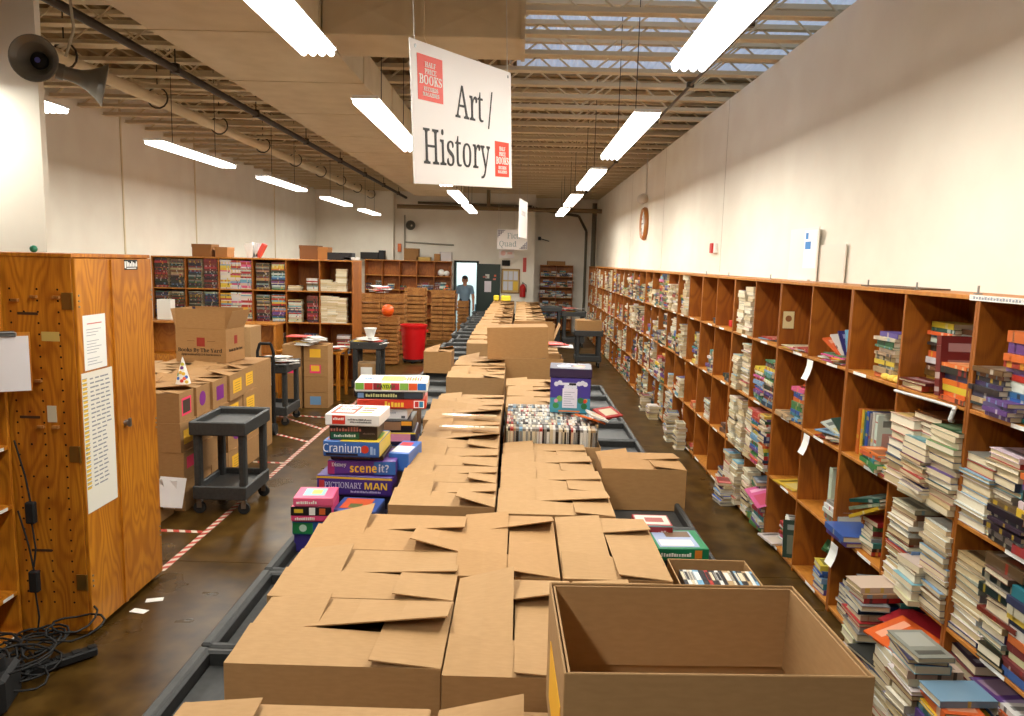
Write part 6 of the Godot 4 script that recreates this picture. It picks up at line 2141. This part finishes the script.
	b.tube([Vector3(0, 0, 0), Vector3(0.3, -0.08, 0)], 0.012, 5)
	solo("wall_camera", b, flat(rgb(60, 58, 52), 0.5), "small dark camera on the far right wall", "camera", "", Vector3(0.58, 2.85, -22.95))
	b = MB.new()
	b.box(Vector3.ZERO, Vector3(0.1, 0.24, 0.05))
	solo("alarm_lamp", b, flat(rgb(226, 110, 40), 0.5), "orange alarm lamp box on the far wall above the bookcase", "lamp", "", Vector3(-3.55, 2.45, -21.95))

# ---------------------------------------------------------------- person in the doorway
func person() -> void:
	var skin := rgb(176, 122, 92)
	var hair := rgb(34, 26, 22)
	var shirt := rgb(112, 134, 150)
	var pants := rgb(42, 44, 54)
	var shoe := rgb(26, 22, 20)
	var B := []
	var bone := func(a: Vector3, c: Vector3, r0: float, r1: float, k: Color): B.append([a, c, r0, r1, k.srgb_to_linear()])
	# torso, neck, head
	bone.call(Vector3(0, 0.95, 0), Vector3(0, 1.15, 0.0), 0.125, 0.13, shirt)
	bone.call(Vector3(-0.055, 1.1, 0), Vector3(-0.075, 1.32, -0.01), 0.1, 0.1, shirt)
	bone.call(Vector3(0.055, 1.1, 0), Vector3(0.075, 1.32, -0.01), 0.1, 0.1, shirt)
	bone.call(Vector3(-0.15, 1.355, -0.01), Vector3(0.15, 1.355, -0.01), 0.062, 0.062, shirt)
	bone.call(Vector3(0, 1.36, -0.01), Vector3(0, 1.47, 0.0), 0.052, 0.05, skin)
	bone.call(Vector3(0, 1.53, 0.015), Vector3(0, 1.59, 0.005), 0.066, 0.078, skin)
	bone.call(Vector3(0, 1.5, 0.035), Vector3(0, 1.5, 0.045), 0.045, 0.04, skin)
	bone.call(Vector3(0, 1.565, 0.085), Vector3(0, 1.535, 0.098), 0.011, 0.015, skin)
	bone.call(Vector3(-0.076, 1.56, 0), Vector3(-0.078, 1.53, 0), 0.018, 0.013, skin)
	bone.call(Vector3(0.076, 1.56, 0), Vector3(0.078, 1.53, 0), 0.018, 0.013, skin)
	bone.call(Vector3(0, 1.615, -0.02), Vector3(0, 1.62, 0.01), 0.082, 0.075, hair)
	bone.call(Vector3(0, 1.56, -0.045), Vector3(0, 1.6, -0.04), 0.06, 0.07, hair)
	for s in [-1.0, 1.0]:
		bone.call(Vector3(s * 0.03, 1.562, 0.076), Vector3(s * 0.034, 1.562, 0.076), 0.008, 0.008, hair)
		bone.call(Vector3(s * 0.19, 1.345, -0.01), Vector3(s * 0.225, 1.2, -0.005), 0.058, 0.05, shirt)
		bone.call(Vector3(s * 0.225, 1.2, -0.005), Vector3(s * 0.245, 1.07, 0.005), 0.042, 0.037, skin)
		bone.call(Vector3(s * 0.245, 1.07, 0.005), Vector3(s * 0.25, 0.84, 0.07), 0.037, 0.025, skin)
		# hand: palm, four fingers, thumb
		bone.call(Vector3(s * 0.25, 0.83, 0.075), Vector3(s * 0.25, 0.77, 0.09), 0.024, 0.026, skin)
		for f in 4:
			var z := 0.065 + 0.019 * f
			var ln: float = [0.055, 0.07, 0.075, 0.065][f]
			bone.call(Vector3(s * 0.25, 0.765, z + 0.01), Vector3(s * 0.245, 0.765 - ln * 0.6, z + 0.016), 0.0095, 0.009, skin)
			bone.call(Vector3(s * 0.245, 0.765 - ln * 0.6, z + 0.016), Vector3(s * 0.232, 0.765 - ln, z + 0.014), 0.009, 0.008, skin)
		bone.call(Vector3(s * 0.24, 0.815, 0.105), Vector3(s * 0.235, 0.765, 0.135), 0.011, 0.0095, skin)
		# legs
		bone.call(Vector3(s * 0.085, 0.93, 0), Vector3(s * 0.1, 0.49, 0.01), 0.088, 0.06, pants)
		bone.call(Vector3(s * 0.1, 0.49, 0.01), Vector3(s * 0.105, 0.09, -0.01), 0.06, 0.045, pants)
		bone.call(Vector3(s * 0.105, 0.045, -0.03), Vector3(s * 0.12, 0.036, 0.14), 0.042, 0.034, shoe)
	bone.call(Vector3(-0.06, 0.96, 0), Vector3(0.06, 0.96, 0), 0.1, 0.1, pants)
	# smooth union on a grid, meshed as surface nets
	var cell := 0.0125
	var K := 90.0
	var field := {}
	var hue := {}
	for e in B:
		var a: Vector3 = e[0]
		var c: Vector3 = e[1]
		var m: float = maxf(e[2], e[3]) + 0.04
		var lo := Vector3i(((a.min(c) - Vector3(m, m, m)) / cell).floor())
		var hi := Vector3i(((a.max(c) + Vector3(m, m, m)) / cell).ceil())
		var ab := c - a
		var ll := maxf(ab.length_squared(), 1e-8)
		for x in range(lo.x, hi.x + 1):
			for y in range(lo.y, hi.y + 1):
				for z in range(lo.z, hi.z + 1):
					var p := Vector3(x, y, z) * cell
					var t := clampf((p - a).dot(ab) / ll, 0, 1)
					var d: float = (p - a - ab * t).length() - lerpf(e[2], e[3], t)
					if d > 0.04: continue
					var id := Vector3i(x, y, z)
					var w := exp(-K * d)
					if field.has(id):
						field[id] += w
						if d < hue[id][0]: hue[id] = [d, e[4]]
					else:
						field[id] = w
						hue[id] = [d, e[4]]
	var vid := {}
	var mb := MB.new()
	var corner := []
	for k in 8: corner.append(Vector3i(k & 1, (k >> 1) & 1, (k >> 2) & 1))
	var val := func(q: Vector3i) -> float: return field.get(q, 0.03) - 1.0
	var cells := {}
	for id in field:
		if field[id] < 60.0:
			for k in corner: cells[id - k] = true
	for id in cells:
		var vs := []
		var inside := 0
		for k in corner:
			var f: float = val.call(id + k)
			vs.append(f)
			if f > 0.0: inside += 1
		if inside == 0 or inside == 8: continue
		var acc := Vector3.ZERO
		var n := 0
		for ed in [[0, 1], [2, 3], [4, 5], [6, 7], [0, 2], [1, 3], [4, 6], [5, 7], [0, 4], [1, 5], [2, 6], [3, 7]]:
			var f0: float = vs[ed[0]]
			var f1: float = vs[ed[1]]
			if (f0 > 0.0) != (f1 > 0.0):
				# the field is exponential: interpolate its logarithm
				var g0 := log(maxf(f0 + 1.0, 1e-4))
				var g1 := log(maxf(f1 + 1.0, 1e-4))
				acc += Vector3(corner[ed[0]]).lerp(Vector3(corner[ed[1]]), clampf(g0 / (g0 - g1), 0, 1))
				n += 1
		vid[id] = mb.v.size()
		mb.v.append((Vector3(id) + acc / n) * cell)
		var best := [9.0, Color.WHITE]
		for k in corner:
			var hh = hue.get(id + k)
			if hh != null and hh[0] < best[0]: best = hh
		mb.c.append(best[1])
		mb.n.append(Vector3.ZERO)
	for id in field:
		for ax in 3:
			var dd := Vector3i.ZERO
			dd[ax] = 1
			var f0: float = val.call(id)
			var f1: float = val.call(id + dd)
			if (f0 > 0.0) == (f1 > 0.0): continue
			var u := Vector3i.ZERO
			var w := Vector3i.ZERO
			u[(ax + 1) % 3] = 1
			w[(ax + 2) % 3] = 1
			var q := [id - u - w, id - w, id, id - u]
			var ok := true
			for c in q:
				if not vid.has(c): ok = false
			if not ok: continue
			var iq := [vid[q[0]], vid[q[1]], vid[q[2]], vid[q[3]]]
			if f0 < 0.0: iq.reverse()
			mb.ix.append_array([iq[0], iq[2], iq[1], iq[0], iq[3], iq[2]])
	for k in range(0, mb.ix.size(), 3):
		var nn := (mb.v[mb.ix[k + 2]] - mb.v[mb.ix[k]]).cross(mb.v[mb.ix[k + 1]] - mb.v[mb.ix[k]])
		for j in 3: mb.n[mb.ix[k + j]] += nn
	for k in mb.n.size(): mb.n[k] = mb.n[k].normalized()
	var o := solo("person", mb, M.page, "person in a grey blue shirt and dark trousers standing in the doorway", "person", "", Vector3(-1.58, 0, -21.55))
	o.rotation.y = 0.15

# ---------------------------------------------------------------- scene
const LAMP := 5.7

func _ready() -> void:
	rng.seed = 20240611
	var cam := Camera3D.new()
	cam.name = "camera"
	add_child(cam)
	cam.fov = rad_to_deg(2.0 * atan(358.0 / 740.0))
	cam.near = 0.05
	cam.far = 200.0
	var yaw := deg_to_rad(0.4278)
	var pitch := deg_to_rad(7.4807)
	var roll := 0.025
	var fw := Vector3(-sin(yaw) * cos(pitch), -sin(pitch), -cos(yaw) * cos(pitch))
	var rt := Vector3(cos(yaw), 0, -sin(yaw))
	var up := rt.cross(fw)
	var r2 := rt * cos(roll) + up * sin(roll)
	var u2 := up * cos(roll) - rt * sin(roll)
	cam.transform = Transform3D(Basis(r2, u2, -fw), Vector3(0, 2.15, 0))
	cam.current = true
	var we := WorldEnvironment.new()
	we.name = "environment"
	var env := Environment.new()
	env.background_mode = Environment.BG_SKY
	var sky := Sky.new()
	var sm := ProceduralSkyMaterial.new()
	sm.sky_top_color = rgb(176, 194, 224)
	sm.sky_horizon_color = rgb(214, 222, 234)
	sm.ground_bottom_color = rgb(110, 108, 104)
	sm.ground_horizon_color = rgb(190, 194, 200)
	sky.sky_material = sm
	env.sky = sky
	env.background_energy_multiplier = 1.4
	env.ambient_light_source = Environment.AMBIENT_SOURCE_DISABLED
	env.tonemap_mode = Environment.TONE_MAPPER_LINEAR
	env.tonemap_exposure = 1.0
	env.sdfgi_enabled = true
	env.ssao_enabled = true
	env.ssil_enabled = true
	we.environment = env
	add_child(we)
	make_materials()
	build_lights()
	build_floor()
	build_walls()
	build_ceiling()
	build_overhead()
	for u in 16: bookcase_unit(-2.03 - 1.22 * u, u)
	plywood_cabinet()
	centre_rows()
	left_cartons()
	back_bookcases()
	fill_right_shelves()
	signs()
	horn_speakers()
	doorway()
	distance()
	games()
	purple_gift_box()
	disc_cartons()
	near_left()
	right_extras()
	floor_tape()
	person()
	emit_books(300)
